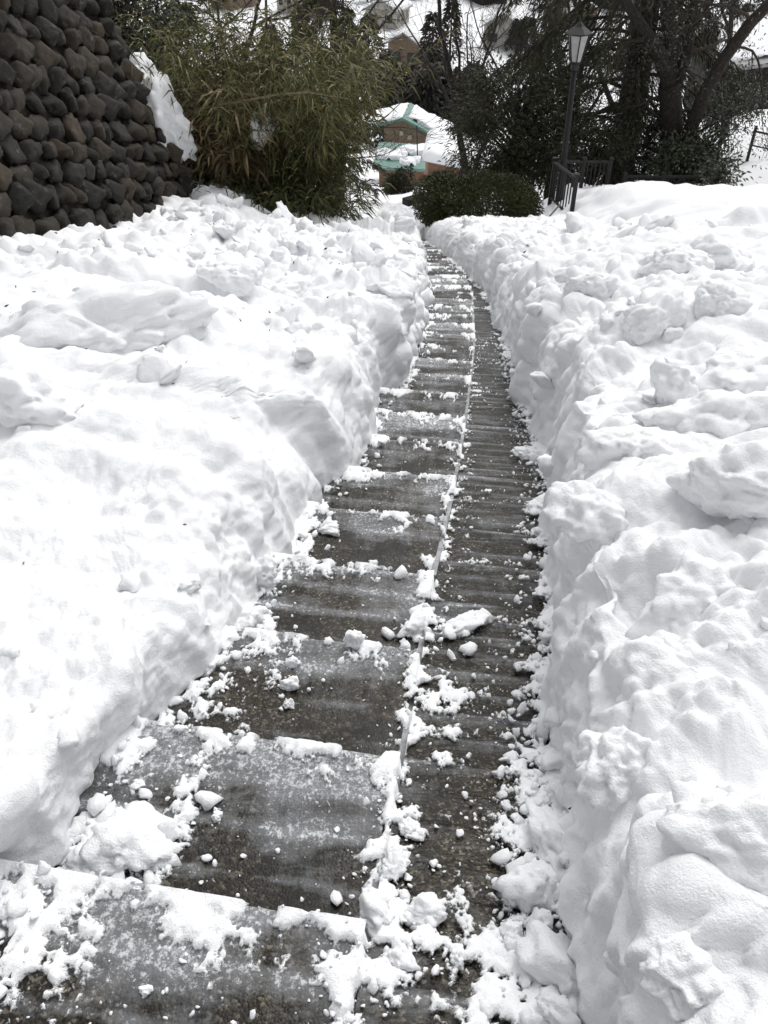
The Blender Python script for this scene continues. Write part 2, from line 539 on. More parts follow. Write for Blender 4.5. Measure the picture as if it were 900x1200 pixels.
# ------------------------------------------------------------------ cleared edges, measured
def edge_table(pix, sign):
    rows = []
    for px, py in pix:
        p = on(px, py, -0.04)
        th = float(heading(p.y)); c = float(cx(p.y))
        rows.append((p.y, sign * (p.x - c) * math.cos(th)))
    rows.sort()
    return rows
L_PIX = [(-130, 1290), (-70, 1160), (0, 1085), (60, 1022), (122, 930), (182, 855), (232, 815), (262, 770), (292, 700), (330, 662), (357, 612), (368, 588),
         (404, 572), (424, 532), (431, 498), (440, 474), (468, 456), (482, 430), (490, 400), (493, 370), (497, 345), (497, 322), (490, 300), (482, 285)]
R_PIX = [(720, 1290), (690, 1150), (676, 1050), (652, 960), (640, 900), (636, 830), (640, 760), (645, 690), (650, 640), (650, 580), (640, 530), (628, 490),
         (612, 450), (600, 420), (590, 390), (577, 360), (566, 338), (545, 318), (522, 300), (503, 285)]
lrows = [(-3, .85), (0, .80)] + edge_table(L_PIX, -1)
rrows = [(-3, .70), (0, .62)] + edge_table(R_PIX, 1)
lrows += [(20, 0.30), (24, .25), (32, .25)]
rrows += [(20, 0.15), (24, .15), (32, .15)]
edge_l = smooth_table(sorted(lrows), -3, 34, 0.16)
edge_r = smooth_table(sorted(rrows), -3, 34, 0.16)

# ================================================================== SNOW BANKS
def spaced_y(y0, y1, k, near):
    ys = [y0]
    while ys[-1] < y1:
        ys.append(ys[-1] + k * math.sqrt(ys[-1] ** 2 + near ** 2))
    return np.array(ys)
STONE_A, STONE_B = (-3.65, 7.2), (-2.60, 12.7)

def bank(side):
    ys = spaced_y(-1.2, 31.0, 0.0050, 1.45)
    nf, nt_ = 100, 290
    edge = (edge_l if side < 0 else edge_r)(ys)
    jit = np.stack([ys * 3.0, np.full_like(ys, 7.0 * side), np.zeros_like(ys)], -1)
    edge = edge + 0.055 * fbm(jit, 4, 31 + side) * np.minimum(1, 0.5 + ys / 6)
    if side < 0:
        H = np.interp(ys, [-2, 0.5, 1.1, 1.6, 2.2, 3.2, 5, 8, 12, 16, 22, 26, 30], [.34, .22, .17, .22, .38, .50, .50, .42, .32, .24, .12, .02, -.2])
        FW = np.interp(ys, [-2, 0.9, 1.3, 1.6, 2.4, 4, 8, 14, 30], [.20, .08, .06, .26, .36, .24, .22, .22, .5])
    else:
        H = np.interp(ys, [-2, 0.4, 1.0, 1.6, 2.4, 3.5, 5, 8, 12, 16, 22, 26, 30], [.55, .50, .48, .50, .55, .60, .60, .54, .42, .34, .20, .05, -.2])
        FW = np.interp(ys, [-2, 0.9, 1.4, 2.0, 3, 4, 8, 14, 30], [.22, .20, .13, .10, .10, .10, .16, .24, .5])
    j1 = fbm(np.stack([ys * 1.6, np.full_like(ys, 3.1 * side), np.zeros_like(ys)], -1), 3, 131 + side)
    j2 = fbm(np.stack([ys * 2.3, np.full_like(ys, 9.1 * side), np.zeros_like(ys)], -1), 3, 141 + side)
    FW = FW * np.clip(1 + 0.75 * j1, .35, 2.0)
    H = H + 0.075 * j2 * sstep(.6, 2.0, ys)
    f = np.linspace(0, 1, nf)
    span = 5.6 if side < 0 else 9.0
    u = np.linspace(0, 1, nt_ + 1)[1:]
    topw = span * (np.exp(u * 3.3) - 1) / (math.exp(3.3) - 1)
    ang = f * math.pi / 2
    W = np.zeros((len(ys), nf + nt_)); Hh = np.zeros_like(W)
    W[:, :nf] = FW[:, None] * ((1 - np.cos(ang)) ** 1.15)[None, :]
    if side < 0:
        und = np.interp(ys, [.45, .60, .75, .86, 1.0, 1.35, 1.5, 1.65], [0, .8, .8, .3, 1, 1, .4, 0])
        W[:, :nf] += 0.10 * und[:, None] * ((1 - f) ** 1.3)[None, :]
    Hh[:, :nf] = -0.20 + (H[:, None] + 0.20) * (np.sin(ang) ** 0.9)[None, :]
    W[:, nf:] = FW[:, None] + topw[None, :]
    q = topw[None, :]
    yy = ys[:, None]
    fade = 1 - sstep(19, 27, yy)
    if side < 0:
        rise = (0.05 + 0.05 * sstep(1.2, 2.2, yy)) * (1 - np.exp(-q / 0.5)) + 0.075 * np.minimum(q, 2.6) * sstep(1.2, 5.5, yy) + 0.10 * sstep(1.0, 2.4, q) * (1 - sstep(2, 5, yy))
        rise = rise + 0.42 * sstep(9.5, 12.5, yy) * sstep(1.6, 3.0, q) * (1 - sstep(15, 19, yy))
        Hh[:, nf:] = H[:, None] + rise * fade
        Hh[:, nf:] -= 1.2 * sstep(4.2, 5.6, q)
    else:
        rise = (0.16 * (1 - np.exp(-q / 0.35)) + 0.10 * sstep(0.6, 2.6, q)) * (1 - 0.75 * sstep(9, 13, yy) * (1 - sstep(1.8, 3.0, q))) + 0.36 * sstep(8, 15, yy) * sstep(1.9, 3.3, q)
        Hh[:, nf:] = H[:, None] + rise * fade
        # the smooth terrace ends in a drop behind the railings
        Hh[:, nf:] -= 1.6 * sstep(17.6, 19.6, yy) * sstep(1.6, 2.6, q)
        Hh[:, nf:] -= 1.0 * sstep(7.6, 9.0, q)
    off = side * (edge[:, None] + W)
    th = heading(ys)[:, None]
    X = cx(ys)[:, None] + off * np.cos(th)
    Y = ys[:, None] - off * np.sin(th)
    Z = np.where(Y < 50, -T * Y, 0) + Hh
    P = np.stack([X, Y, Z], -1)
    def normals(P):
        du = np.gradient(P, axis=0); dv = np.gradient(P, axis=1)
        n = np.cross(du, dv) * (1 if side < 0 else -1)
        n /= np.linalg.norm(n, axis=-1, keepdims=True) + 1e-9
        return n if n[..., 2].mean() > 0 else -n
    n = normals(P)
    for _ in range(8):                       # push along a smoothed direction so the skin never folds
        e = np.pad(n, ((2, 2), (2, 2), (0, 0)), mode='edge')
        n = (e[:-4, 2:-2] + e[4:, 2:-2] + e[2:-2, :-4] + e[2:-2, 4:] + n) / 5
    n /= np.linalg.norm(n, axis=-1, keepdims=True) + 1e-9
    p = P.reshape(-1, 3)
    shp = W.shape
    topm = np.ones(shp); topm[:, :nf] = sstep(0.35, 1.0, f)[None, :]
    fm = np.concatenate([np.clip((f - 0.1) / 0.9, 0, 1), np.ones(nt_)])[None, :] * np.ones(shp)
    d = 0.14 * fbm(p * 0.9, 3, 3 + side).reshape(shp) * (0.35 + 0.65 * topm)
    if side < 0: d = d * (0.25 + 0.75 * sstep(1.2, 2.6, Y))
    # how broken up the heap is
    rough = 0.5 + 0.9 * fbm(p * 0.55, 3, 77 + side).reshape(shp)
    if side < 0:
        amt = np.clip(rough * 0.55 + 0.30 + 0.55 * sstep(3.6, 7.0, Y), 0.22, 1.05)
        amt = amt * (1 - 0.50 * sstep(.25, .6, W) * (1 - sstep(2.5, 5.5, Y)))
    else:
        amt = np.clip(rough * 0.5 + 0.55, 0.25, 1.15)
        field = sstep(1.7, 2.9, W) * sstep(8.5, 11.0, Y)           # untouched snow on the terrace
        amt = amt * (1 - 0.93 * field)
    flat = np.concatenate([0.5 + 0.5 * f ** 2, np.ones(nt_)])[None, :]
    amt = amt * flat
    if side < 0: amt = amt * (1 - 0.4 * und[:, None] * (1 - topm))
    def vec(fr, sd): return np.stack([fbm(p * fr, 2, sd), fbm(p * fr, 2, sd + 7), fbm(p * fr, 2, sd + 15)], -1)
    fc = facets(p + 0.06 * vec(5, 1), 0.42, 11 + side, 0.7).reshape(shp)
    for _ in range(3):
        fc = (np.roll(fc, 1, 0) + fc + np.roll(fc, -1, 0)) / 3
        fc = (np.roll(fc, 1, 1) + fc + np.roll(fc, -1, 1)) / 3
        fc = (np.roll(fc, 2, 0) + fc + np.roll(fc, -2, 0)) / 3
    far = sstep(2.0, 5.0, Y)
    d = d + amt * 0.04 * sstep(4.0, 6.5, Y) * topm * fc
    w1 = p + 0.022 * vec(6, 23)
    w2 = p + 0.007 * vec(15, 29)
    dw = np.abs(np.gradient(W, axis=1)); dy_ = np.abs(np.gradient(ys))[:, None] * np.ones(shp)
    spc = np.maximum(dw, dy_)
    k1 = np.clip((0.022 - spc) / 0.010, 0, 1); k2 = np.clip((0.040 - spc) / 0.018, 0, 1)     # no relief finer than the sheet carries
    rough_f = np.clip(0.35 + 0.65 * amt, 0.3, 1.0)
    d = d + amt * 0.05 * fbm(p * 3.0, 4, 33 + side).reshape(shp)
    d = d + amt * (0.065 + 0.02 * far) * (clods(w1, 0.26, 21 + side, 0.55).reshape(shp) - 0.25)
    d = d + amt * 0.050 * (clods(w1 + 0.03, 0.12, 41 + side, 0.65).reshape(shp) - 0.3)
    d = d + amt * (0.026 + 0.018 * far) * (clods(w2 + 0.01, 0.085, 47 + side, 0.7).reshape(shp) - 0.3)
    patch = np.clip(0.55 + 1.3 * fbm(p * 2.1, 3, 93 + side).reshape(shp), 0.30, 1.2)      # crumbly here, scraped smooth there
    d = d + k2 * rough_f * patch * 0.026 * (clods(w2, 0.055, 51 + side, 0.7).reshape(shp) - 0.3)
    d = d + k1 * rough_f * patch * 0.015 * (clods(w2, 0.028, 57 + side, 0.7).reshape(shp) - 0.3)
    d = d + (0.3 + 0.7 * k1) * rough_f * 0.010 * fbm(p * 17, 3, 61 + side, 0.6).reshape(shp)
    # shovel cuts down the face
    pv = p * np.array([4.0, 4.0, 0.7])
    d = d + 0.035 * (1 - topm) * fm * fbm(pv, 3, 71 + side).reshape(shp)
    # crisp rim
    P2 = P + n * d[..., None]
    me = mesh_np('snow_bank', P2.reshape(-1, 3), grid_faces(shp[0], shp[1], flip=(side > 0)))
    o = put('snow_bank', me, SNOW)
    tag(o, kind='structure')
    return P2, normals(P2), Y, W, amt
bank_l = bank(-1)
bank_r = bank(1)

# ------------------------------------------------------------------ packed residue left on the treads
def px_yo(px, py):
    p = on(px, py, -0.05)
    yc = p.y
    for _ in range(4):
        th = float(heading(yc)); offv = (p.x - float(cx(yc))) / max(.2, math.cos(th))
        yc = p.y + offv * math.sin(th)
    return yc, offv
ys = spaced_y(0.30, 19.0, 0.0046, 1.2)
offs = np.linspace(-0.92, 0.66, 250)
YC, OF = np.meshgrid(ys, offs, indexing='ij')
th = heading(YC)
SX = cx(YC) + OF * np.cos(th); SY = YC - OF * np.sin(th)
SZ = surf_z(YC, OF, SY)
sp_ = np.stack([SX, SY, SX * 0], -1).reshape(-1, 3).astype(np.float32)
nA = fbm(sp_ * 4.0, 4, 101).reshape(YC.shape)
nB = fbm(sp_ * 16.0, 4, 102).reshape(YC.shape)
nC = fbm(sp_ * 55.0, 3, 103).reshape(YC.shape)
cl1 = clods(np.concatenate([sp_[:, :2], sp_[:, 2:]], 1), 0.045, 104, 0.75).reshape(YC.shape)
cl2 = clods(sp_, 0.018, 105, 0.8).reshape(YC.shape)
kk = np.ceil((YC - NOSE0) / TREAD)
tt = (YC - (NOSE0 + TREAD * (kk - 1)))                 # metres from the foot of the riser
from_nose = TREAD - tt
left = OF < 0
near_w = 0.030 + 0.010 * nA
thick = np.full(YC.shape, -0.0145)
crust = 0.029 * np.exp(-(from_nose / (0.045 + 0.035 * sstep(2.2, 4.5, YC) + 0.03 * np.clip(nA, 0, 1))) ** 2) * (0.55 + 1.1 * nB + 0.6 * nA)
thick += np.where(left, crust, 0)
thick += np.where(left, 0.013 * np.exp(-(from_nose / 0.16) ** 2) * (0.55 + 1.2 * nA), 0)
# along the divider
dv = np.exp(-((OF + 0.012 * nA + 0.012) / (0.030 + 0.022 * np.clip(nB, -.6, 1))) ** 2)
heavy = 0.7 + 0.9 * np.exp(-((YC - 2.15) / 0.55) ** 2) + 0.9 * np.exp(-((YC - 0.9) / 0.35) ** 2) - 0.35 * sstep(3.6, 5.5, YC)
thick += 0.030 * dv * heavy * (0.7 + 0.7 * nB)
# along both feet of the banks
el = edge_l(YC) + OF; er = edge_r(YC) - OF
thick += 0.040 * np.exp(-(np.maximum(el, 0) / 0.07) ** 2) * (0.55 + 0.9 * nA + 0.5 * nB)
thick += 0.040 * np.exp(-(np.maximum(er, 0) / (0.06 + 0.05 * (YC < 1.6))) ** 2) * (0.6 + 0.9 * nA + 0.5 * nB)
# ribs hold a little in their grooves
rp = np.mod((YC + 0.02) / (RIB * math.cos(math.atan(T))), 1.0)
thick += np.where(left, 0, 0.009 * np.exp(-((rp - 0.5) / 0.3) ** 2) * (0.5 + 1.3 * nA + 0.8 * nB))
# loose drifts seen on the treads
for px, py, ry, ro, amp in [(512, 800, .10, .05, .032), (545, 818, .05, .10, .026), (610, 838, .035, .09, .020), (535, 737, .035, .06, .034), (490, 728, .05, .05, .030),
                            (225, 935, .16, .035, .026), (205, 965, .10, .05, .022), (270, 880, .06, .06, .018), (150, 985, .07, .09, .045), (100, 1030, .05, .10, .045),
                            (180, 1048, .03, .12, .036), (300, 1072, .025, .14, .032), (400, 1085, .035, .07, .040), (440, 1075, .06, .05, .045), (470, 1110, .08, .04, .04),
                            (450, 1020, .10, .03, .030), (60, 1110, .08, .12, .030), (20, 1150, .10, .10, .02), (560, 1030, .05, .08, .018), (600, 1130, .12, .08, .024),
                            (480, 980, .08, .03, .020), (440, 655, .05, .05, .018), (400, 655, .03, .04, .016), (500, 670, .16, .025, .024), (640, 830, .3, .06, .024),
                            (330, 1140, .05, .12, .014), (420, 1160, .05, .05, .018), (560, 1170, .1, .1, .016), (250, 830, .06, .10, .030), (300, 722, .05, .10, .034),
                            (350, 640, .04, .06, .03), (380, 575, .06, .06, .03), (430, 1100, .07, .05, .03), (520, 1080, .05, .06, .028)]:
    yc0, o0 = px_yo(px, py)
    thick += amp * np.exp(-((YC - yc0) / ry) ** 2 - ((OF - o0) / ro) ** 2) * (0.75 + 0.8 * nB)
thick -= 0.012 * np.exp(-(OF / 0.010) ** 2) * (1 - sstep(1.0, 1.4, YC))
nD = fbm(sp_ * 130.0, 2, 106).reshape(YC.shape)
thick += 0.007 * nA + 0.009 * nB + 0.012 * nC + 0.009 * nD
pos_m = sstep(-0.012, 0.012, thick)
thick = thick + pos_m * (0.008 * (cl1 - 0.3) + 0.010 * (cl2 - .25))
thick = np.where(thick < 0.002, thick, thick)
thick = np.where(thick > 0, 0.021 * np.tanh(thick / 0.021), thick)
keep = thick > -0.001
f = grid_faces(len(ys), len(offs))
fk = keep.reshape(-1)[f].any(1)
drop = np.abs(SZ.reshape(-1)[f].max(1) - SZ.reshape(-1)[f].min(1)) > 0.05      # no sheet down a riser
f = f[fk & ~drop]
V = np.stack([SX, SY, SZ + thick], -1).reshape(-1, 3)
used = np.zeros(len(V), bool); used[f.ravel()] = True
remap = np.cumsum(used) - 1
slush = put('packed_snow', mesh_np('packed_snow', V[used], remap[f][:, ::-1] if False else remap[f]), None)
slush.data.materials.append(SLUSH)
at_ = slush.data.attributes.new('depth', 'FLOAT', 'POINT')
at_.data.foreach_set('value', thick.reshape(-1)[used].astype(np.float32))
tag(slush, 'patchy packed snow left on the wet concrete steps and ramp', 'snow', kind='stuff')
# ================================================================== SNOW CHUNKS
def ico(sub):
    bm = bmesh.new(); bmesh.ops.create_icosphere(bm, subdivisions=sub, radius=1.0)
    bm.verts.ensure_lookup_table()
    v = np.array([x.co[:] for x in bm.verts], np.float32)
    f = np.array([[q.index for q in p.verts] for p in bm.faces], np.int32)
    bm.free()
    return v, f
ICO = {k: ico(k) for k in (1, 2, 3, 4, 5)}
def chunk_shape(seed, sub, planes=11, noise_amp=0.09, freq=2.2, sharp=6.0, squash=(1, 1, 1)):
    """broken clod: rounded intersection of random cuts, roughened"""
    rng = np.random.default_rng(seed)
    u, f = ICO[sub]
    nrm = rng.normal(size=(planes, 3)); nrm /= np.linalg.norm(nrm, axis=1, keepdims=True)
    dist = rng.uniform(0.62, 1.0, planes)
    dt = np.maximum(u @ nrm.T, 0.0) / dist
    inv = (dt ** sharp).sum(1) ** (1 / sharp)
    r = 1.0 / np.maximum(inv, 0.75)
    r = r * (1 + noise_amp * fbm(u * freq + seed * 3.7, 4, seed) + noise_amp * 0.5 * (clods(u + seed, 0.45, seed, .7) - .3) + noise_amp * 0.22 * (clods(u + seed, 0.16, seed + 3, .7) - .3))
    return (u * r[:, None] * np.array(squash)).astype(np.float32), f
CAMV = np.array([0, 0, CAMZ])
def project(P):
    d = P - CAMV
    zc = d[..., 1] * _cp - d[..., 2] * _sp
    xc = d[..., 0]; yc = d[..., 1] * _sp + d[..., 2] * _cp
    return 450 + FPX * xc / zc, 600 - FPX * yc / zc, zc
def surface_at(bk, px, py):
    P = bk[0]
    x, y, z = project(P)
    d2 = (x - px) ** 2 + (y - py) ** 2 + np.where(z < 0.2, 1e9, 0)
    near = d2 < 64
    if near.any():
        idx = np.argmin(np.where(near, z, 1e9))
    else:
        idx = np.argmin(d2)
    i, j = np.unravel_index(idx, d2.shape)
    return Vector(P[i, j].tolist()), Vector(bk[1][i, j].tolist()), float(z[i, j])
def snow_block(name, cat, label, group, p, width, seed, shape=(1, 1, .8), rot=(0, 0, 0), sub=4, sink=0.3, planes=11, amp=0.07):
    v, f = chunk_shape(seed, sub, planes, amp)
    v = v * (np.array(shape) * width * 0.5)
    M = np.array(Matrix.Rotation(rot[2], 3, 'Z') @ Matrix.Rotation(rot[1], 3, 'Y') @ Matrix.Rotation(rot[0], 3, 'X'))
    v = v @ M.T
    o = put(name, mesh_np(name, v, f), SNOW)
    hz = -v[:, 2].min()
    o.location = (p[0], p[1], p[2] + hz * (1 - 2 * sink))
    return tag(o, label, cat, group)

BANKG = 'snow blocks thrown onto the banks'
for k, (side, px, py, wpx, shape, sink, planes, label) in enumerate([
    (-1, 22, 470, 112, (1.1, .8, .62), .34, 8, 'squared snow block cut off by the left picture edge'),
    (-1, 92, 385, 190, (1.2, .6, .5), .50, 7, 'broad smooth snow slab below the stone wall'),
    (-1, 205, 372, 70, (1.0, .9, .7), .4, 10, 'rounded snow lump beside the broad slab on the uphill bank'),
    (-1, 282, 322, 52, (1.2, .9, .7), .4, 10, 'snow lump on the heap in front of the bamboo'),
    (-1, 330, 335, 75, (1.2, .9, .7), .42, 10, 'wide snow lump nearest the bend on the bamboo side'),
    (-1, 265, 268, 36, (1., .9, .8), .35, 10, 'small snow lump high on the heap beside the wall foot'),
    (1, 781, 458, 58, (.9, .8, 1.0), .18, 11, 'upright egg shaped snow block on the right bank'),
    (1, 832, 482, 98, (1.2, .9, .7), .35, 8, 'pointed snow block just behind the egg shaped one'),
    (1, 862, 436, 110, (1.1, .8, .7), .38, 8, 'large angular snow block by the right picture edge'),
    (1, 838, 352, 62, (1.1, .9, .85), .25, 10, 'round snow boulder in the middle of the right heap'),
    (1, 787, 306, 58, (1.2, .9, .75), .28, 9, 'flat topped snow block at the edge of the smooth terrace'),
    (1, 848, 305, 64, (1.2, .9, .75), .30, 9, 'pale snow block next to the flat topped one by the terrace'),
    (1, 757, 378, 70, (1.2, .9, .8), .36, 12, 'rounded snow lump midway up the right heap'),
    (1, 700, 330, 50, (1.2, .9, .8), .36, 12, 'snow lump on the path side of the right heap below the railing'),
    (1, 745, 520, 90, (1.2, .9, .75), .40, 11, 'bulging snow lump above the cut face of the right bank'),
    (1, 872, 570, 120, (1.1, .9, .7), .40, 9, 'big slanting snow block halfway down the right picture edge'),
    (1, 700, 600, 80, (1.2, 1., .8), .42, 11, 'low snow lump on the rim above the ramp'),
    (1, 835, 690, 120, (1.2, .9, .8), .50, 13, 'wide snow slab on the near right bank'),
    (1, 720, 900, 105, (.9, .9, 1.0), .32, 12, 'rounded snow boulder leaning beside the dark hollow'),
    (1, 880, 990, 170, (1.3, .9, .8), .50, 14, 'huge tilted snow slab in the lower right corner'),
    (1, 810, 1130, 120, (1.2, 1.0, .8), .50, 14, 'smooth snow mass lowest on the right bank')]):
    bk = bank_l if side < 0 else bank_r
    p, n, zc = surface_at(bk, px, py)
    rr = random.Random(k + 3)
    snow_block('snow_block', 'snow block', label, BANKG, p, wpx * zc / FPX, 300 + k, shape,
               (rr.uniform(-.3, .3), rr.uniform(-.3, .3), rr.uniform(-.6, .6)), 5, sink + .15, planes, .22)

CLUMPG = 'loose snow clumps on the stairway'
def surf_pt(px, py):
    yc, off = px_yo(px, py)
    x, y = path_pt(yc, off)
    z = float(surf_z(np.array([yc]), np.array([off]), np.array([float(y)]))[0])
    # settle on whatever residue is there
    i = int(np.argmin(np.abs(ys_res - yc))); j = int(np.argmin(np.abs(offs - off)))
    return Vector((float(x), float(y), z + max(0.0, float(thick[i, j])) * 0.5)), yc
ys_res = ys
CL_AT = []
for k, (px, py, wpx, shape, label) in enumerate([
    (415, 768, 25, (1, 1, 1.0), 'clean white snowball alone on the dark wet step'),
    (344, 786, 18, (1, 1, .9), 'upper of three small snow lumps in a row on the step'),
    (343, 805, 20, (1.1, .9, .7), 'middle of three small snow lumps in a row on the step'),
    (338, 822, 13, (1, 1, .9), 'lowest of three small snow lumps in a row on the step'),
    (385, 627, 25, (1.2, .8, .6), 'flat snow clump beside the foot of the uphill bank'),
    (148, 985, 86, (1.2, .9, .45), 'large snow lump fallen from the near left slab edge'),
    (103, 1005, 60, (1.1, .9, .5), 'snow lump wedged under the near left slab'),
    (648, 992, 74, (1.25, .8, .62), 'flat snow slab lying across the ramp edge'),
    (620, 1042, 56, (1, 1, .9), 'round snow clump below the flat slab on the ramp edge'),
    (655, 893, 44, (1.2, 1, .6), 'snow clump at the foot of the right bank above the square block'),
    (676, 930, 58, (1, .9, .9), 'square snow block at the foot of the right bank'),
    (540, 736, 46, (1.5, .7, .42), 'long snow clump lying across the divider of the ramp'),
    (486, 730, 32, (1.2, .9, .5), 'snow clump on the step side of the divider'),
    (637, 596, 28, (1.2, .9, .7), 'snow clump midway along the ramp beside the cut face'),
    (618, 532, 24, (1.4, .9, .5), 'low snow clump farther down the ramp beside the cut face'),
    (286, 728, 46, (1.1, .9, .8), 'snow chunk crumbled from the uphill bank above the dark step'),
    (312, 690, 40, (1, .9, .9), 'upright snow chunk in the notch of the uphill bank'),
    (268, 745, 34, (1, .9, .9), 'snow chunk tucked against the uphill bank face'),
    (470, 1124, 38, (.9, 1.1, .7), 'snow clump in the trampled heap on the divider'),
    (440, 1076, 44, (1.2, .9, .6), 'broad snow clump where step front and divider meet'),
    (500, 1068, 40, (1.2, .9, .6), 'snow clump on the ramp beside the trampled heap'),
    (535, 1124, 20, (1, .9, .8), 'small snow clump next to the bare brown ramp patch'),
    (598, 1096, 30, (1, .9, .8), 'small snow clump under the round one at the ramp edge'),
    (632, 1090, 34, (1, .9, .8), 'snow clump touching the right bank near the bottom'),
    (662, 1148, 74, (1.1, .9, .7), 'wide snow lump at the bottom of the ramp edge'),
    (705, 1178, 52, (1, .9, .9), 'twin topped snow lump in the bottom corner by the bank'),
    (650, 1190, 50, (1.1, .9, .8), 'snow lump cut off by the lower picture edge'),
    (479, 974, 26, (1.1, .9, .6), 'flat snow clump on the left edge of the ramp'),
    (462, 1018, 30, (1.1, .9, .6), 'snow clump just above the trampled heap'),
    (255, 957, 15, (1, 1, .8), 'tiny snow clump on the second dark step'),
    (172, 1165, 14, (1.1, 1, .8), 'tiny snow clump on the lowest step'),
    (165, 926, 16, (1.2, .9, .6), 'tiny flat snow clump near the slab shadow')]):
    p, yc = surf_pt(px, py)
    zc = float(project(np.array(p[:]))[2])
    rr = random.Random(k + 50)
    snow_block('snow_clump', 'snow clump', label, CLUMPG, p, wpx * zc / FPX, 500 + k, shape,
               (rr.uniform(-.2, .2), rr.uniform(-.2, .2), rr.uniform(-1, 1)), 4, 0.27, 13, 0.30)
    CL_AT.append((px, py, wpx))

# crumbled pieces nobody could count
def scatter(name, label, pts, sizes, sub, seed, sinkf=0.25, nvar=10):
    rng = np.random.default_rng(seed)
    var = [chunk_shape(900 + seed * 20 + k, sub, 9, 0.26, 2.6) for k in range(nvar)]
    V, F, b = [], [], 0
    for p, s in zip(pts, sizes):
        v, f = var[rng.integers(nvar)]
        a = rng.uniform(0, 6.28); c, sn = math.cos(a), math.sin(a)
        sc = s * 0.5 * rng.uniform(0.75, 1.25, 3) * np.array([1.1, 1.1, 0.8])
        tl = rng.normal(0, .35, 2)
        w = v * sc
        w = np.stack([w[:, 0] * c - w[:, 1] * sn, w[:, 0] * sn + w[:, 1] * c, w[:, 2] + tl[0] * w[:, 0] + tl[1] * w[:, 1]], -1)
        w = w + np.asarray(p)
        w[:, 2] += s * 0.4 * (1 - 2 * sinkf)
        V.append(w); F.append(f + b); b += len(v)
    o = put(name, mesh_np(name, np.concatenate(V), np.concatenate(F)), SNOW)
    return tag(o, label, 'snow', kind='stuff')
rng = np.random.default_rng(5)
# on the treads
cp, cs = [], []
for px, py, wpx in CL_AT:                     # every clump has shed some of itself
    for _ in range(16 if wpx > 28 else 5):
        p_, yc_ = surf_pt(px + rng.normal(0, wpx * .62), py + rng.normal(0, wpx * .42))
        zc_ = float(project(np.array(p_[:]))[2])
        cp.append(tuple(p_)); cs.append(wpx * zc_ / FPX * (.07 + .30 * rng.random() ** 2))
while len(cp) < 3300:
    yc = 0.35 + 6.5 * rng.random() ** 1.9
    r = rng.random()
    el_, er_ = float(edge_l(yc)), float(edge_r(yc))
    if r < .30: off = er_ - abs(rng.normal(0, .09))
    elif r < .50: off = -el_ + abs(rng.normal(0, .08))
    elif r < .72: off = rng.normal(-0.01, .045)
    else: off = rng.uniform(-el_, er_)
    if off > er_ + .02 or off < -el_ - .02: continue
    x, y = path_pt(yc, off)
    z = float(surf_z(np.array([yc]), np.array([off]), np.array([float(y)]))[0])
    i = int(np.searchsorted(ys_res, yc)); j = int(np.argmin(np.abs(offs - off)))
    tk = float(thick[min(i, len(ys_res) - 1), j])
    edge_near = min(er_ - off, off + el_) < .12
    s = 0.003 + 0.011 * rng.random() ** 3 + (0.022 * rng.random() ** 3 if edge_near else 0)
    cp.append((float(x), float(y), z + max(0, tk))); cs.append(s)
scatter('snow_crumbs', 'snow crumbs scattered over the wet steps and ramp', cp, cs, 2, 1)
# broken pieces over the heaps
for bk, cnt, sd, side in ((bank_l, 420, 2, -1), (bank_r, 700, 3, 1)):
    P, Nn, Y, Wd, amt = bk
    zc = project(P)[2]
    gap = np.linalg.norm(np.gradient(P, axis=0), axis=-1) * np.linalg.norm(np.gradient(P, axis=1), axis=-1)
    wgt = gap * np.clip(amt - 0.30, 0, 1) ** 1.3 * (Y > 0.2) * (Y < 19) / (1.0 + (zc / 4.0) ** 2)
    if side < 0:
        wgt = wgt * (P[..., 0] > -3.3)
    wgt = wgt.ravel() / wgt.sum()
    idx = rng.choice(len(wgt), cnt, p=wgt)
    Pf = P.reshape(-1, 3)[idx]; zf = zc.ravel()[idx]
    sz = np.clip(0.012 * zf * rng.uniform(.5, 1.5, cnt) + 0.10 * rng.random(cnt) ** 3.5, 0.02, np.minimum(0.24, 0.028 * zf))
    scatter('broken_snow', 'broken snow pieces heaped on the bank', Pf, sz, 3, sd, 0.62)
# ================================================================== MORE MATERIALS
def stone_mat():
    m, nt, b = mat_new('dark_cobble')
    pos = N(nt, 'ShaderNodeNewGeometry').outputs['Position']
    rnd = N(nt, 'ShaderNodeObjectInfo').outputs['Random']
    base = ramp(nt, rnd, [(0.0, (0.024, 0.023, 0.020)), (0.5, (0.046, 0.041, 0.034)), (0.82, (0.064, 0.053, 0.040)), (1.0, (0.085, 0.060, 0.040))])
    n1 = noise_n(nt, pos, 14, 8, 0.7)
    col = mixc(nt, ramp(nt, n1, [(0.35, 0.0), (0.7, 0.7)]), base, (0.026, 0.026, 0.023))
    lich = ramp(nt, noise_n(nt, pos, 9, 8, 0.75), [(0.58, 0.0), (0.70, 0.75)])
    col = mixc(nt, lich, col, (0.19, 0.19, 0.175))
    moss = ramp(nt, noise_n(nt, pos, 3.0, 5, 0.6), [(0.6, 0.0), (0.75, 0.35)])
    col = mixc(nt, moss, col, (0.035, 0.042, 0.020))
    nt.links.new(col, b.inputs['Base Color'])
    b.inputs['Roughness'].default_value = 0.72
    b.inputs['Specular IOR Level'].default_value = 0.25
    bp = N(nt, 'ShaderNodeBump', Strength=0.9, Distance=0.03)
    nt.links.new(noise_n(nt, pos, 28, 8, 0.75), bp.inputs['Height'])
    nt.links.new(bp.outputs[0], b.inputs['Normal'])
    return m
STONE = stone_mat()
EARTH = simple_mat('dark_earth', (0.012, 0.011, 0.009), (0.03, 0.026, 0.02), 9, 0.95, 0.5)
BARK = simple_mat('dark_bark', (0.012, 0.010, 0.009), (0.045, 0.038, 0.032), 18, 0.9, 0.8)
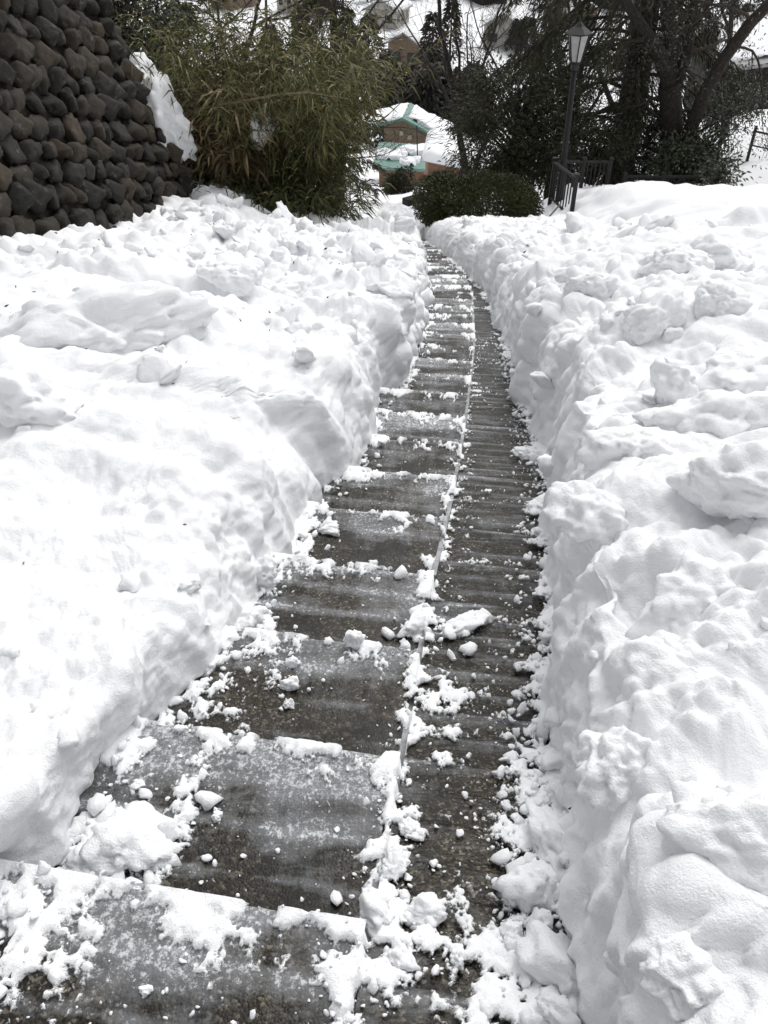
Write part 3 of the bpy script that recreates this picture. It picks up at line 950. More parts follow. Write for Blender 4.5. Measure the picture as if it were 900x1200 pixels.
TWIG = simple_mat('twig_bark', (0.020, 0.016, 0.013), (0.055, 0.046, 0.038), 30, 0.9, 0.2)
IRON = simple_mat('black_iron', (0.010, 0.010, 0.011), (0.022, 0.022, 0.023), 25, 0.5, 0.15)
def leaf_mat(name, stops, rough=0.55, spec=0.25):
    m, nt, b = mat_new(name)
    a = N(nt, 'ShaderNodeAttribute', attribute_name='tone').outputs['Fac']
    pos = N(nt, 'ShaderNodeNewGeometry').outputs['Position']
    v = math_n(nt, 'ADD', math_n(nt, 'MULTIPLY', a, 0.75), math_n(nt, 'MULTIPLY', noise_n(nt, pos, 2.5, 3), 0.25))
    nt.links.new(ramp(nt, v, stops), b.inputs['Base Color'])
    b.inputs['Roughness'].default_value = rough
    b.inputs['Specular IOR Level'].default_value = spec
    return m
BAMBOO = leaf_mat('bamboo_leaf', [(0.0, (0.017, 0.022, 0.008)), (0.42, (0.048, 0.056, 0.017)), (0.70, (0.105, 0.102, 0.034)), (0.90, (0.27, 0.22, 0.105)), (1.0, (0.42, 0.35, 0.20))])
DRYREED = leaf_mat('dry_reed', [(0.0, (0.06, 0.044, 0.026)), (0.5, (0.15, 0.108, 0.062)), (1.0, (0.34, 0.26, 0.16))])
EVERG = leaf_mat('evergreen_leaf', [(0.0, (0.016, 0.018, 0.010)), (0.6, (0.040, 0.042, 0.022)), (1.0, (0.085, 0.078, 0.038))])
CONIF = leaf_mat('conifer_needles', [(0.0, (0.0162, 0.0198, 0.0126)), (0.6, (0.0396, 0.0414, 0.0216)), (1.0, (0.0900, 0.0774, 0.0396))])
HEDGE = leaf_mat('hedge_leaf', [(0.0, (0.0204, 0.0255, 0.0102)), (0.6, (0.0510, 0.0578, 0.0204)), (1.0, (0.1020, 0.1054, 0.0374))])
BROAD = leaf_mat('broad_evergreen_leaf', [(0.0, (0.0150, 0.0195, 0.0120)), (0.6, (0.0360, 0.0450, 0.0225)), (1.0, (0.0900, 0.1020, 0.0525))], 0.4, 0.4)
FARTREE = leaf_mat('far_tree_leaf', [(0.0, (0.018, 0.019, 0.015)), (1.0, (0.055, 0.052, 0.045))])

# ------------------------------------------------------------------ foliage and branches
def leaf_mesh(name, P, D, L, W, tone, seed, fold=0.25, droop=0.3):
    """one small folded blade (two faces) at every point"""
    rng = np.random.default_rng(seed)
    n = len(P)
    D = D / (np.linalg.norm(D, axis=1, keepdims=True) + 1e-9)
    rv = rng.normal(size=(n, 3))
    S = np.cross(D, rv); S /= np.linalg.norm(S, axis=1, keepdims=True) + 1e-9
    U = np.cross(S, D)
    L = np.broadcast_to(L, n)[:, None]; W = np.broadcast_to(W, n)[:, None]
    mid = P + D * L * 0.45 + U * (W * fold)
    tip = P + D * L + np.array([0, 0, -1.0]) * L * droop
    V = np.stack([P, mid - S * W * 0.5 - U * W * fold, mid + S * W * 0.5 - U * W * fold, tip], 1).reshape(-1, 3)
    b = np.arange(n)[:, None] * 4
    F = np.concatenate([b + np.array([[0, 1, 2]]), b + np.array([[1, 3, 2]])], 1).reshape(-1, 3)
    me = mesh_np(name, V, F, smooth=False)
    a = me.attributes.new('tone', 'FLOAT', 'POINT')
    a.data.foreach_set('value', np.repeat(np.clip(tone, 0, 1), 4).astype(np.float32))
    return me
def branch_tree(rng, p, d, length, r, depth, out, bend=0.18, split=(2, 3), ratio=0.72, spread=0.55, up=0.06, minr=0.004):
    """out collects (points, radii, depth)"""
    n = 6
    pts, rad = [p.copy()], [r]
    for i in range(n):
        d = (d + Vector((rng.gauss(0, bend), rng.gauss(0, bend), rng.gauss(0, bend) + up))).normalized()
        p = p + d * (length / n)
        pts.append(p.copy()); rad.append(max(minr, r * (1 - 0.45 * (i + 1) / n)))
    out.append((pts, rad, depth))
    if depth == 0: return
    for k in range(rng.randint(*split)):
        i = rng.randint(2, n)
        side = d.orthogonal().normalized()
        side.rotate(Matrix.Rotation(rng.uniform(0, 6.28), 3, d))
        nd = (d * (1 - spread * .4) + side * spread * rng.uniform(.6, 1.4)).normalized()
        branch_tree(rng, pts[i], nd, length * ratio * rng.uniform(.7, 1.15), rad[i] * 0.62, depth - 1, out, bend, split, ratio, spread, up, minr)
    branch_tree(rng, pts[-1], d, length * ratio, rad[-1] * 0.85, depth - 1, out, bend, split, ratio, spread, up, minr)
def build_branches(br, name_big, name_small, parent, dmin, mat_big, mat_small):
    big, small = MB(), MB()
    for pts, rad, dep in br:
        if dep >= dmin: big.tube(pts, rad, 8)
        else: small.tube(pts, rad, 4 if rad[0] < 0.02 else 5, cap=False)
    if big.v: big.build(name_big, mat_big, parent, smooth=True)
    if small.v: tag(small.build(name_small, mat_small, parent, smooth=True), kind='stuff')
def local(root, p):
    return Vector(p) - root.location
def blob_points(rng, cen, rad, n_clump, n_leaf, clump_r, shell=0.55):
    """leaf positions in clumps spread through an ellipsoid's outer volume"""
    c = rng.normal(size=(n_clump, 3)); c /= np.linalg.norm(c, axis=1, keepdims=True)
    c = c * (shell + (1 - shell) * rng.random((n_clump, 1)) ** 0.7) * np.array(rad) + np.array(cen)
    cr = clump_r * rng.uniform(.6, 1.4, n_clump)
    tone_c = rng.random(n_clump)
    k = rng.integers(0, n_clump, n_leaf)
    off = rng.normal(size=(n_leaf, 3)) * cr[k][:, None] * 0.6
    P = c[k] + off
    D = off / (np.linalg.norm(off, axis=1, keepdims=True) + 1e-6) + (P - np.array(cen)) / (np.array(rad) * 1.5) + rng.normal(size=(n_leaf, 3)) * .45
    tone = np.clip(0.55 * tone_c[k] + 0.45 * rng.random(n_leaf), 0, 1)
    return P, D, tone, c

# ================================================================== STONE RETAINING WALL
wall_dir = Vector((STONE_B[0] - STONE_A[0], STONE_B[1] - STONE_A[1], 0)).normalized()
wall_n = Vector((wall_dir.y, -wall_dir.x, 0))
BAT = R(20)
wall_up = (Vector((0, 0, 1)) * math.cos(BAT) - wall_n * math.sin(BAT)).normalized()
wall_out = wall_dir.cross(wall_up) * 1.0
if wall_out.dot(wall_n) < 0: wall_out = -wall_out
wall = thing('stone_wall', 'dark retaining wall of rounded cobblestones above the snow heap', 'wall', (STONE_B[0], STONE_B[1], -T * STONE_B[1] + 0.15))
w_o = Vector(wall.location)
slope_dir = (wall_dir - Vector((0, 0, T * wall_dir.y))).normalized()      # courses run with the slope
def wall_pt(a, b, c=0.0):
    """a metres uphill from the far corner, b up the face, c outwards (local to the wall)"""
    return -slope_dir * a + wall_up * b + wall_out * c
core = MB()
core.poly_prism([wall_pt(0, -0.4, -0.07), wall_pt(8.4, -0.4, -0.07), wall_pt(8.4, 4.3, -0.07), wall_pt(0, 4.3, -0.07)], -wall_n * 2.4)
core.build('core', EARTH, wall)
capm = MB()
ST = []
for k in range(8):
    v, f = chunk_shape(1200 + k, 3, 10, 0.20, 2.0, 9.0)
    v = v / np.abs(v).max(0)
    me = mesh_np('stone', v, f); me.materials.append(STONE); ST.append(me)
srng = random.Random(12)
basis = Matrix((slope_dir, wall_up, wall_out)).transposed()
nst = 0
SNB = []
b = 0.02
while b < 4.1 and nst < 300:
    rh = srng.uniform(0.25, 0.32)
    a = -0.06 + srng.uniform(-.05, .08)
    while a < 6.0:
        wd = 0.22 + 0.26 * srng.random() ** 1.4
        if nst >= 300: break
        o = put('stone', ST[srng.randrange(8)], None, wall)
        o.location = wall_pt(a + wd / 2, b + rh / 2 + srng.uniform(-.03, .03), srng.uniform(-.03, .02))
        rot = Matrix.Rotation(srng.uniform(-.35, .35) - 0.35, 3, 'Z') @ Matrix.Rotation(srng.uniform(-.2, .2), 3, 'X')
        o.rotation_euler = (basis @ rot).to_euler()
        o.scale = (wd * 0.50, rh * srng.uniform(.52, .70), srng.uniform(0.10, 0.19))
        if srng.random() < 0.0 and b < 3.0:
            SNB.append((Vector(o.location) + Vector((0, 0, rh * .45)) + wall_out * .05, wd))
        a += wd * 0.98
        nst += 1
    b += rh
for i, (q, wd) in enumerate(SNB):
    v, f = chunk_shape(1300 + i, 3, 9, .2)
    put('ledge_snow', mesh_np('ledge_snow', v * np.array([wd * .26, wd * .2, wd * .13]), f), SNOW, wall, loc=q)
# snow that has settled on top of the wall
v, f = chunk_shape(77, 4, 6, 0.08)
cap = put('snow_cap', mesh_np('snow_cap', v * np.array([1.3, 4.3, 0.45]), f), SNOW, wall)
cap.location = wall_pt(4.2, 4.4, -1.2); cap.rotation_euler = (math.atan(-T), 0, -math.atan2(wall_dir.x, wall_dir.y))

# snow caught between wall corner and bamboo
p = at(186, 132, 13.25)
v, f = chunk_shape(81, 5, 3, 0.36, 1.5, 4.0)
v = v * np.array([0.30, 0.45, 0.50])
Mx = np.array(Matrix.Rotation(R(-36), 3, 'Y'))
dr = put('snow_drift', mesh_np('snow_drift', v @ Mx.T, f), SNOW, loc=p)
tag(dr, 'smooth snow drift caught between the stone wall corner and the bamboo', 'snow drift')
# the earth slope that carries it, beyond the wall corner
mnd = thing('earth_slope', 'leafy dark earth slope behind the end of the stone wall', 'slope', at(185, 240, 13.9))
v, f = chunk_shape(83, 4, 12, 0.12, 2.0)
put('soil', mesh_np('soil', v * np.array([1.5, 1.1, 2.1]), f), EARTH, mnd, loc=(-1.0, 0.7, 0.1))
rg = np.random.default_rng(88)
P, D, tn, _ = blob_points(rg, (-0.85, .55, .4), (1.45, 1.05, 1.75), 90, 2600, .16, .95)
put('ivy', leaf_mesh('ivy', P, D, 0.09, 0.05, tn, 4), BROAD, mnd)

# ================================================================== BAMBOO GRASS AND DRY REEDS
def bamboo(name, label, cen, rx, ry, n_culm, hgt, n_leaf, mat, seed, lean=0.5, leaf=(0.16, 0.30, 0.022), dead=0.17, cat='bamboo', tone_k=1.0, bias=(0, 0), stem=None):
    rg = np.random.default_rng(seed)
    root = thing(name, label, cat, cen)
    stems = MB()
    LP, LD, LT, LL = [], [], [], []
    for k in range(n_culm):
        ang = rg.uniform(0, 6.283); rr = math.sqrt(rg.random())
        bx, by = rx * rr * math.cos(ang), ry * rr * math.sin(ang)
        h = rg.uniform(*hgt)
        ld = np.array([math.cos(ang) * rr + bias[0] + rg.normal(0, .3), math.sin(ang) * rr + bias[1] + rg.normal(0, .3)])
        ln = lean * h * rg.uniform(.5, 1.3)
        base_h = -T * by * 0.6
        pts = []
        for i in range(7):
            t = i / 6
            pts.append(np.array([bx + ld[0] * ln * t ** 2.1, by + ld[1] * ln * t ** 2.1, base_h - 0.2 + (h + .2) * (t - 0.20 * t ** 3 * min(1.5, lean * 2))]))
        stems.tube([Vector(q.tolist()) for q in pts], [0.009 * (1 - .7 * i / 6) for i in range(7)], 4, cap=False)
        nl = n_leaf
        t = 0.12 + 0.88 * rg.random(nl) ** 0.75
        idx = np.minimum((t * 6).astype(int), 5); fr = t * 6 - idx
        pa = np.array(pts)
        q = pa[idx] * (1 - fr[:, None]) + pa[idx + 1] * fr[:, None]
        tang = pa[idx + 1] - pa[idx]; tang /= np.linalg.norm(tang, axis=1, keepdims=True)
        # short side twigs carry the blades
        side = rg.normal(size=(nl, 3)); side[:, 2] *= .6
        side /= np.linalg.norm(side, axis=1, keepdims=True)
        q = q + side * (rg.random(nl) ** .8 * 0.26)[:, None]
        d = tang * 0.5 + side * 0.9 + np.array([0, 0, -0.45])
        LP.append(q); LD.append(d)
        dd = (rg.random(nl) < dead)
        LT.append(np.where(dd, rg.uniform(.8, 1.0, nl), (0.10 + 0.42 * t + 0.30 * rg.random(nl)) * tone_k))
        LL.append(rg.uniform(leaf[0], leaf[1], nl))
    stems.build('stems', stem or DRYREED_STEM, root)
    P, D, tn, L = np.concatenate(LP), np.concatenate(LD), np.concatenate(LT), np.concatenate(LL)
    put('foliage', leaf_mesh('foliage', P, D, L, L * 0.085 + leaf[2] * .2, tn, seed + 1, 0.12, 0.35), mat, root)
    return root
DRYREED_STEM = simple_mat('dry_stem', (0.06, 0.05, 0.03), (0.22, 0.18, 0.10), 20, 0.7)
def gp(px, py, d, lift=-0.1):
    p = at(px, py, d)
    return p
b0 = Vector((-1.9, 14.5, -T * 14.5 + 0.05))
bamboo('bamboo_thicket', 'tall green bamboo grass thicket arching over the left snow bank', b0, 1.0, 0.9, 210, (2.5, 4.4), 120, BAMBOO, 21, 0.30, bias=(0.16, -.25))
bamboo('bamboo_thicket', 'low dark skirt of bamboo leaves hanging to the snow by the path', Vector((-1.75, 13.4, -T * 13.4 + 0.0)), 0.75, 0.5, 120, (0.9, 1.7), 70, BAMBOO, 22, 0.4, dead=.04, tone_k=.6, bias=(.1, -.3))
bamboo('dry_reed_clump', 'brown dry reed clump between stone wall and green bamboo', Vector((-2.5, 13.9, -T * 13.9 + 0.25)), 0.45, 0.4, 150, (1.8, 3.0), 26, DRYREED, 23, 0.22, leaf=(.2, .42, .02), dead=.2, cat='reeds', bias=(.1, -.1))
# one bent cane lying across the thicket
cane = MB()
c0, c1, c2, c3 = at(242, 126, 12.6), at(330, 110, 12.5), at(360, 108, 12.5), at(408, 116, 12.5)
cane.tube([c0, c1, c2, c3], [.016, .014, .012, .008], 6)
o = cane.build('bamboo_cane', DRYREED_STEM, smooth=True)
tag(o, 'pale bent bamboo cane lying across the green thicket', 'cane')
# snow caught inside the thicket
p = at(304, 148, 13.7)
v, f = chunk_shape(85, 4, 9, 0.12, 2.0)
o = put('snow_clump', mesh_np('snow_clump', v * np.array([.24, .3, .28]), f), SNOW, loc=p)
tag(o, 'snow clump caught among the bamboo stems', 'snow clump')

# ================================================================== TREES NEAR THE STAIRWAY
def leafy_tree(name, label, cat, base, crown_c, crown_r, n_clump, n_leaf, clump_r, leaf, mat, seed, trunk_r=0.10, shell=.45, group=None, twigs=True, droop=.2):
    rg = np.random.default_rng(seed)
    root = thing(name, label, cat, base, group=group)
    cc = np.array(crown_c) - np.array(base)
    P, D, tn, c = blob_points(rg, cc, crown_r, n_clump, n_leaf, clump_r, shell)
    tr = MB()
    top = Vector(cc.tolist()) + Vector((0, 0, crown_r[2] * .5))
    tr.tube([Vector((0, 0, -.3)), Vector((top.x * .3, top.y * .3, top.z * .4)), Vector((top.x * .8, top.y * .8, top.z * .75)), top], [trunk_r, trunk_r * .85, trunk_r * .6, trunk_r * .25], 8)
    tr.build('trunk', BARK, root, smooth=True)
    if twigs:
        tw = MB()
        for q in c[:: max(1, len(c) // 70)]:
            q = Vector(q.tolist())
            s = Vector((top.x * .6, top.y * .6, min(top.z * .9, max(top.z * .25, q.z * .7))))
            m = (s + q) / 2 + Vector((0, 0, .12))
            tw.tube([s, m, q], [trunk_r * .25, trunk_r * .14, .006], 4, cap=False)
        tw.build('branches', TWIG, root, smooth=True)
    put('crown', leaf_mesh('crown', P, D, leaf[0] * rg.uniform(.7, 1.3, len(P)), leaf[1], tn, seed + 1, .25, droop), mat, root)
    return root
def conifer(name, label, base, height, r_low, n_br, mat, seed, trunk_r=.2, z0=.12, droop=.5, per=70, leaf=(.16, .022), group=None, cat='tree', taper=.9, sweep=None):
    rg = np.random.default_rng(seed)
    root = thing(name, label, cat, base, group=group)
    tr = MB()
    tr.tube([Vector((0, 0, -.4)), Vector((.03, 0, height * .4)), Vector((-.02, .03, height * .75)), Vector((0, 0, height))], [trunk_r * 1.15, trunk_r * .85, trunk_r * .5, .02], 9)
    tr.build('trunk', BARK, root, smooth=True)
    bm_ = MB()
    LP, LD, LT = [], [], []
    for k in range(n_br):
        t = z0 + (1 - z0) * (k + rg.random()) / n_br
        z = height * t
        ang = k * 2.4 + rg.normal(0, .3)
        L = r_low * (1 - taper * (t - z0) / (1 - z0)) * rg.uniform(.7, 1.15)
        if sweep: L *= 1 + sweep[0] * math.cos(ang - sweep[1])
        L = max(L, .15)
        dr_ = droop * rg.uniform(.7, 1.3)
        pts = []
        for i in range(7):
            u = i / 6
            pts.append(np.array([math.cos(ang) * L * u, math.sin(ang) * L * u, z + L * (0.22 * u - dr_ * u * u)]))
        bm_.tube([Vector(q.tolist()) for q in pts], [max(.005, trunk_r * .16 * (1 - .85 * i / 6)) for i in range(7)], 4, cap=False)
        pa = np.array(pts)
        n = max(10, int(per * L))
        u = rg.random(n) ** .7
        idx = np.minimum((u * 6).astype(int), 5); fr = u * 6 - idx
        q = pa[idx] * (1 - fr[:, None]) + pa[idx + 1] * fr[:, None]
        tang = pa[idx + 1] - pa[idx]; tang /= np.linalg.norm(tang, axis=1, keepdims=True)
        sd = np.stack([-np.sin(np.full(n, ang)), np.cos(np.full(n, ang)), np.zeros(n)], -1) * rg.choice([-1, 1], n)[:, None]
        tl = rg.random(n) * L * .24 * (1.15 - u)
        q = q + (sd * .8 + tang * .5) * tl[:, None] + np.array([0, 0, -1]) * (tl * rg.uniform(0, .9, n))[:, None] + rg.normal(0, .035, (n, 3))
        LP.append(q); LD.append(tang * .9 + sd * .5 + np.array([0, 0, -.5]) + rg.normal(0, .35, (n, 3)))
        LT.append(np.clip(.3 * rg.random() + .2 + .5 * rg.random(n) + .15 * (u - .5), 0, 1))
    bm_.build('branches', TWIG, root, smooth=True)
    P, D, tn = np.concatenate(LP), np.concatenate(LD), np.concatenate(LT)
    put('crown', leaf_mesh('crown', P, D, leaf[0] * rg.uniform(.6, 1.4, len(P)), leaf[1], tn, seed + 1, .2, .25), mat, root)
    return root
def bare_tree(name, label, base, d0, length, r, depth, seed, group=None, spread=.6, bend=.16, dmin=2, ratio=.72, up=.05, leaves=0, leaf_mat_=None, leaf=(.08, .035), split=(2, 3), cat='tree'):
    rg = random.Random(seed)
    root = thing(name, label, cat, base, group=group)
    br = []
    branch_tree(rg, Vector((0, 0, -.2)), Vector(d0).normalized(), length, r, depth, br, bend, split, ratio, spread, up)
    build_branches(br, 'trunk', 'branches', root, dmin, BARK, TWIG)
    if leaves:
        rn = np.random.default_rng(seed)
        tips = np.array([p[:] for pts, rad, dep in br if dep <= 1 for p in pts[2:]])
        k = rn.integers(0, len(tips), leaves)
        P = tips[k] + rn.normal(0, .13, (leaves, 3))
        put('crown', leaf_mesh('crown', P, rn.normal(size=(leaves, 3)), leaf[0] * rn.uniform(.7, 1.3, leaves), leaf[1], rn.random(leaves), seed), leaf_mat_, root)
    return root
def foot(px, d, lift=0.0):
    x = (px - 450) / FPX * (d * _cp + (CAMZ + T * d) * _sp)
    return Vector((x, d, gz(x, d) + lift))

# dense dark evergreen beside the lamp
f_ = foot(604, 21.0)
leafy_tree('evergreen_tree', 'dense dark evergreen tree behind the clipped hedge', 'tree', f_, at(604, 150, 21.0), (1.7, 1.5, 1.75), 190, 20000, .27, (.13, .030), EVERG, 31, .14, .35)
leafy_tree('evergreen_tree', 'low dark evergreen under the lamp post, against the railing', 'tree', foot(690, 19.4), at(690, 185, 19.4), (1.1, .7, .8), 70, 4200, .22, (.10, .035), EVERG, 32, .10, .35)
conifer('conifer_tree', 'tall conifer behind the lamp with sweeping brown branches', foot(716, 22.6), 9.0, 4.4, 84, CONIF, 33, .38, .10, .62, 120, (.24, .026), taper=.62, sweep=(.30, math.pi))
conifer('conifer_tree', 'dark conifer rising behind the bamboo thicket', foot(398, 27.0), 9.6, 1.55, 70, EVERG, 34, .16, .10, .45, 130, (.20, .035))
# multi-stemmed tree by the terrace corner
root = thing('branching_tree', 'thick dark tree forking into several limbs at the terrace corner', 'tree', foot(788, 20.0))
fb = Vector(root.location)
lim = MB()
def limb(pix, rads, n=9, mb=lim):
    pts = [at(*q) - fb for q in pix]
    mb.tube(pts, rads, n)
lim.tube([Vector((0, 0, -.3)), at(786, 200, 20) - fb, at(788, 150, 20) - fb, at(784, 100, 20) - fb], [.32, .27, .24, .24], 10)
limb([(786, 104, 20), (772, 60, 19.9), (748, 25, 19.8), (722, -15, 19.7), (690, -60, 19.6)], [.17, .14, .11, .09, .06])
limb([(783, 104, 20), (786, 50, 20.2), (780, -10, 20.3), (776, -70, 20.4)], [.20, .17, .14, .10])
limb([(790, 104, 20), (806, 62, 20.1), (812, 10, 20.2), (826, -50, 20.4)], [.14, .12, .10, .08])
limb([(790, 205, 20), (806, 160, 19.7), (826, 108, 19.4), (850, 66, 19.2), (880, 26, 19.0), (920, -14, 18.9)], [.17, .16, .14, .13, .12, .10])
lim.build('trunk', BARK, root, smooth=True)
rb = random.Random(41)
br = []
for (px, py, dd, dx, dz, L, r) in [(772, 60, 19.9, -.8, .4, 1.3, .04), (748, 25, 19.8, .2, .8, 1.2, .04), (786, 40, 20.2, .7, .5, 1.3, .04), (806, 60, 20.1, .9, .3, 1.4, .05), (812, 10, 20.2, .6, .6, 1.2, .04),
                                   (826, 108, 19.4, -.7, .6, 1.2, .035), (850, 66, 19.2, -.3, .9, 1.2, .04), (880, 26, 19, -.7, .4, 1.3, .04), (860, 55, 19.1, .8, .1, 1.2, .03), (806, 160, 19.7, .8, .3, 1.0, .03),
                                   (786, 150, 20, -.9, .3, 1.3, .035), (790, 130, 20, .9, -.1, 1.0, .03), (784, 110, 20, -.9, -.1, 1.3, .035), (760, 42, 19.8, -.9, -.2, 1.2, .03), (800, 80, 20, .9, -.3, 1.0, .03)]:
    branch_tree(rb, at(px, py, dd) - fb, Vector((dx, rb.uniform(-.5, .3), dz)).normalized(), L, r, 3, br, .2, (2, 3), .7, .6, -.01)
build_branches(br, 'x', 'branches', root, 9, BARK, TWIG)
rn = np.random.default_rng(42)
tips = np.array([q[:] for pts, rad, dep in br if dep <= 1 for q in pts[2:]])
k = rn.integers(0, len(tips), 4200)
put('crown', leaf_mesh('crown', tips[k] + rn.normal(0, .16, (4200, 3)), rn.normal(size=(4200, 3)), .085 * rn.uniform(.6, 1.4, 4200), .032, rn.random(4200), 43), BROAD, root)
# slim bare trees between conifer and sky
SL = 'slim bare trees beyond the hedge'
bare_tree('bare_tree', 'slim dark bare tree left of the lantern, two thin stems', foot(640, 24.0), (-.05, 0, 1), 4.6, .11, 4, 51, SL, .5, .08, 3, .6)
bare_tree('bare_tree', 'slim straight bare tree just left of the lantern', foot(660, 24.8), (.02, 0, 1), 4.6, .10, 4, 52, SL, .5, .07, 3, .6)
bare_tree('bare_tree', 'spreading bare tree above the green roofed houses', foot(560, 27.0), (-.06, 0, 1), 5.2, .13, 5, 53, SL, .75, .13, 4, .62, .02)
bare_tree('bare_tree', 'wiry bare sapling with fanned twigs over the valley', foot(538, 30.0), (.0, 0, 1), 4.8, .09, 5, 54, SL, .8, .15, 4, .58, .02)
bare_tree('bare_tree', 'bare twiggy tree behind the dry reeds', foot(300, 24.0), (0, 0, 1), 4.2, .10, 5, 55, SL, .6, .12, 4, .6, .03)
bare_tree('bare_tree', 'thin bare tree at the top between bamboo and conifer', foot(350, 26.0), (.05, 0, 1), 4.6, .09, 5, 56, SL, .6, .12, 4, .6, .03)
# leafy tree over the wall end
leafy_tree('evergreen_tree', 'dark small leaved evergreen above the end of the stone wall', 'tree', Vector((-5.2, 17.0, gz(-5.2, 17))), at(150, 35, 17.0), (1.25, 1.0, 1.35), 130, 11000, .22, (.085, .04), BROAD, 61, .11, .3)
# evergreen shrubs round the terrace corner
SHG = 'broad leaved shrubs behind the terrace railing'
for px, py, d, rx, rz, n, sd, lb in [(762, 165, 20.6, .95, 1.15, 2200, 71, 'loose evergreen shrub left of the forked trunk'), (826, 186, 19.4, .62, .75, 2400, 72, 'glossy evergreen shrub right of the forked trunk'),
                                 (800, 190, 18.9, .7, .55, 2400, 73, 'dark evergreen shrub in front of the forked trunk'), (842, 205, 17.4, .42, .40, 600, 74, 'small open leaved shrub over the sloping railing'),
                                 (856, 122, 25.0, .9, .7, 2200, 75, 'dark shrub mass under the eaves of the dark hut')]:
    c = at(px, py, d)
    bz = Vector((c.x, c.y, c.z - rz * 1.05 - .25))
    leafy_tree('evergreen_shrub', lb, 'shrub', bz, c, (rx, rx * .8, rz), 100 if n > 1000 else 26, n, .2, (.10, .045), BROAD, sd, .05, .3, SHG)
# clipped hedge
hc = at(560, 232, 16.6)
hr = thing('clipped_hedge', 'low clipped olive green hedge beside the path bend', 'hedge', Vector((hc.x, hc.y, -T * hc.y + .1)))
rg = np.random.default_rng(91)
n = 38000
u = rg.uniform(-1, 1, (n, 3))
m_ = (np.abs(u[:, 0]) ** 3 + np.abs(u[:, 1]) ** 3 + np.abs(u[:, 2]) ** 3) 
sc_ = rg.uniform(.60, 1.0, n) / np.maximum(m_ ** (1 / 3), .3)
u = u * sc_[:, None]
u[:, 2] *= 1 + .10 * np.sin(u[:, 0] * 5) + 0.08 * np.sin(u[:, 0] * 11 + 1)
HP = u * np.array([1.28, .75, .50]) + np.array([0, 0, .58])
HP[:, 2] -= HP[:, 0] * 0.07
D = u + rg.normal(0, .5, (n, 3)); D[:, 2] += .4
put('foliage', leaf_mesh('foliage', HP, D, .06 * rg.uniform(.7, 1.3, n), .025, np.clip(.5 + .35 * u[:, 2] * 0 + .5 * (rg.random(n) - .5) + .3 * fbm(HP * 4, 2, 6), 0, 1), 92), HEDGE, hr)
hs = MB()
for i in range(30):
    x, y = random.uniform(-1.1, 1.1), random.uniform(-.6, .6)
    hs.tube([Vector((x * .9, y * .8, -.25)), Vector((x, y, .4)), Vector((x * 1.05, y * 1.1, .85))], [.02, .012, .006], 4)
hs.build('stems', TWIG, hr)

# ================================================================== LAMP POST
lp = at(655, 236, 17.2)
lamp = thing('lamp_post', 'dark iron lamp post with frosted lantern beside the trees', 'lamp post', lp)
LT_top = at(680, 25, 17.2) - lp
tilt = Vector((LT_top.x, LT_top.y, 0))
Hh_ = LT_top.z
def lpz(z): return tilt * (z / Hh_) + Vector((0, 0, z))
pm = MB(); pm.tube([lpz(-.6), lpz(.5), lpz(.55), lpz(Hh_ - .78)], [.085, .08, .062, .05], 12); pm.build('post', IRON, lamp, smooth=True)
cm = MB(); cm.tube([lpz(Hh_ - .80), lpz(Hh_ - .76), lpz(Hh_ - .72), lpz(Hh_ - .68)], [.06, .085, .07, .10], 12); cm.build('collar', IRON, lamp, smooth=True)
lant = bpy.data.objects.new('lantern', None); COL.objects.link(lant); lant.parent = lamp
ax = lpz(1.0).normalized()
zb, zt, rb_, rt_ = Hh_ - .66, Hh_ - .20, .105, .20
PANE = simple_mat('frosted_pane', (0.28, 0.28, 0.28), (0.38, 0.38, 0.37), 12, 0.35)
fr = MB()
PN = []
for k in range(6):
    a0, a1 = 2 * math.pi * (k + .5) / 6, 2 * math.pi * (k + 1.5) / 6
    q0, q1 = lpz(zb) + Vector((math.cos(a0) * rb_, math.sin(a0) * rb_, 0)), lpz(zt) + Vector((math.cos(a0) * rt_, math.sin(a0) * rt_, 0))
    r0, r1 = lpz(zb) + Vector((math.cos(a1) * rb_, math.sin(a1) * rb_, 0)), lpz(zt) + Vector((math.cos(a1) * rt_, math.sin(a1) * rt_, 0))
    fr.bar(q0, q1, .022); fr.bar(q0, r0, .022); fr.bar(q1, r1, .024)
    pn = MB(); cen = (q0 + q1 + r0 + r1) / 4; inn = (lpz((zb + zt) / 2) - cen).normalized() * .004
    pn.poly_prism([q0 + inn, r0 + inn, r1 + inn, q1 + inn], inn); PN.append(pn.build('pane', PANE))
fo = fr.build('lantern_frame', IRON, lamp)
for o in PN: o.parent = fo
bpy.data.objects.remove(lant)
rf = MB(); rf.tube([lpz(zt), lpz(zt + .02), lpz(zt + .12), lpz(zt + .17), lpz(zt + .19), lpz(zt + .24)], [.245, .25, .10, .05, .025, .012], 6); rf.build('lantern_roof', IRON, lamp)

# ================================================================== RAILINGS
def railing(label, a, b, h, n_post, n_bal, group, cat='railing', bal_r=.010, low=.12, rails=1):
    a, b = Vector(a), Vector(b)
    root = thing('iron_railing', label, cat, a, group=group)
    d = b - a
    for k in range(n_post):
        p = d * (k / (n_post - 1))
        m = MB(); m.box(p + Vector((0, 0, h / 2 - .2)), (.07, .07, h + .5)); m.box(p + Vector((0, 0, h + .07)), (.09, .09, .04)); m.build('post', IRON, root)
    m = MB(); m.bar(Vector((0, 0, h)), d + Vector((0, 0, h)), .055, .04); m.build('top_rail', IRON, root)
    m = MB(); m.bar(Vector((0, 0, low)), d + Vector((0, 0, low)), .04, .03); m.build('bottom_rail', IRON, root)
    for k in range(n_bal):
        p = d * ((k + .5) / n_bal)
        m = MB(); m.box(p + Vector((0, 0, (h + low) / 2)), (.022, .022, h - low)); m.build('baluster', IRON, root)
    return root
RG = 'dark railings round the terrace'
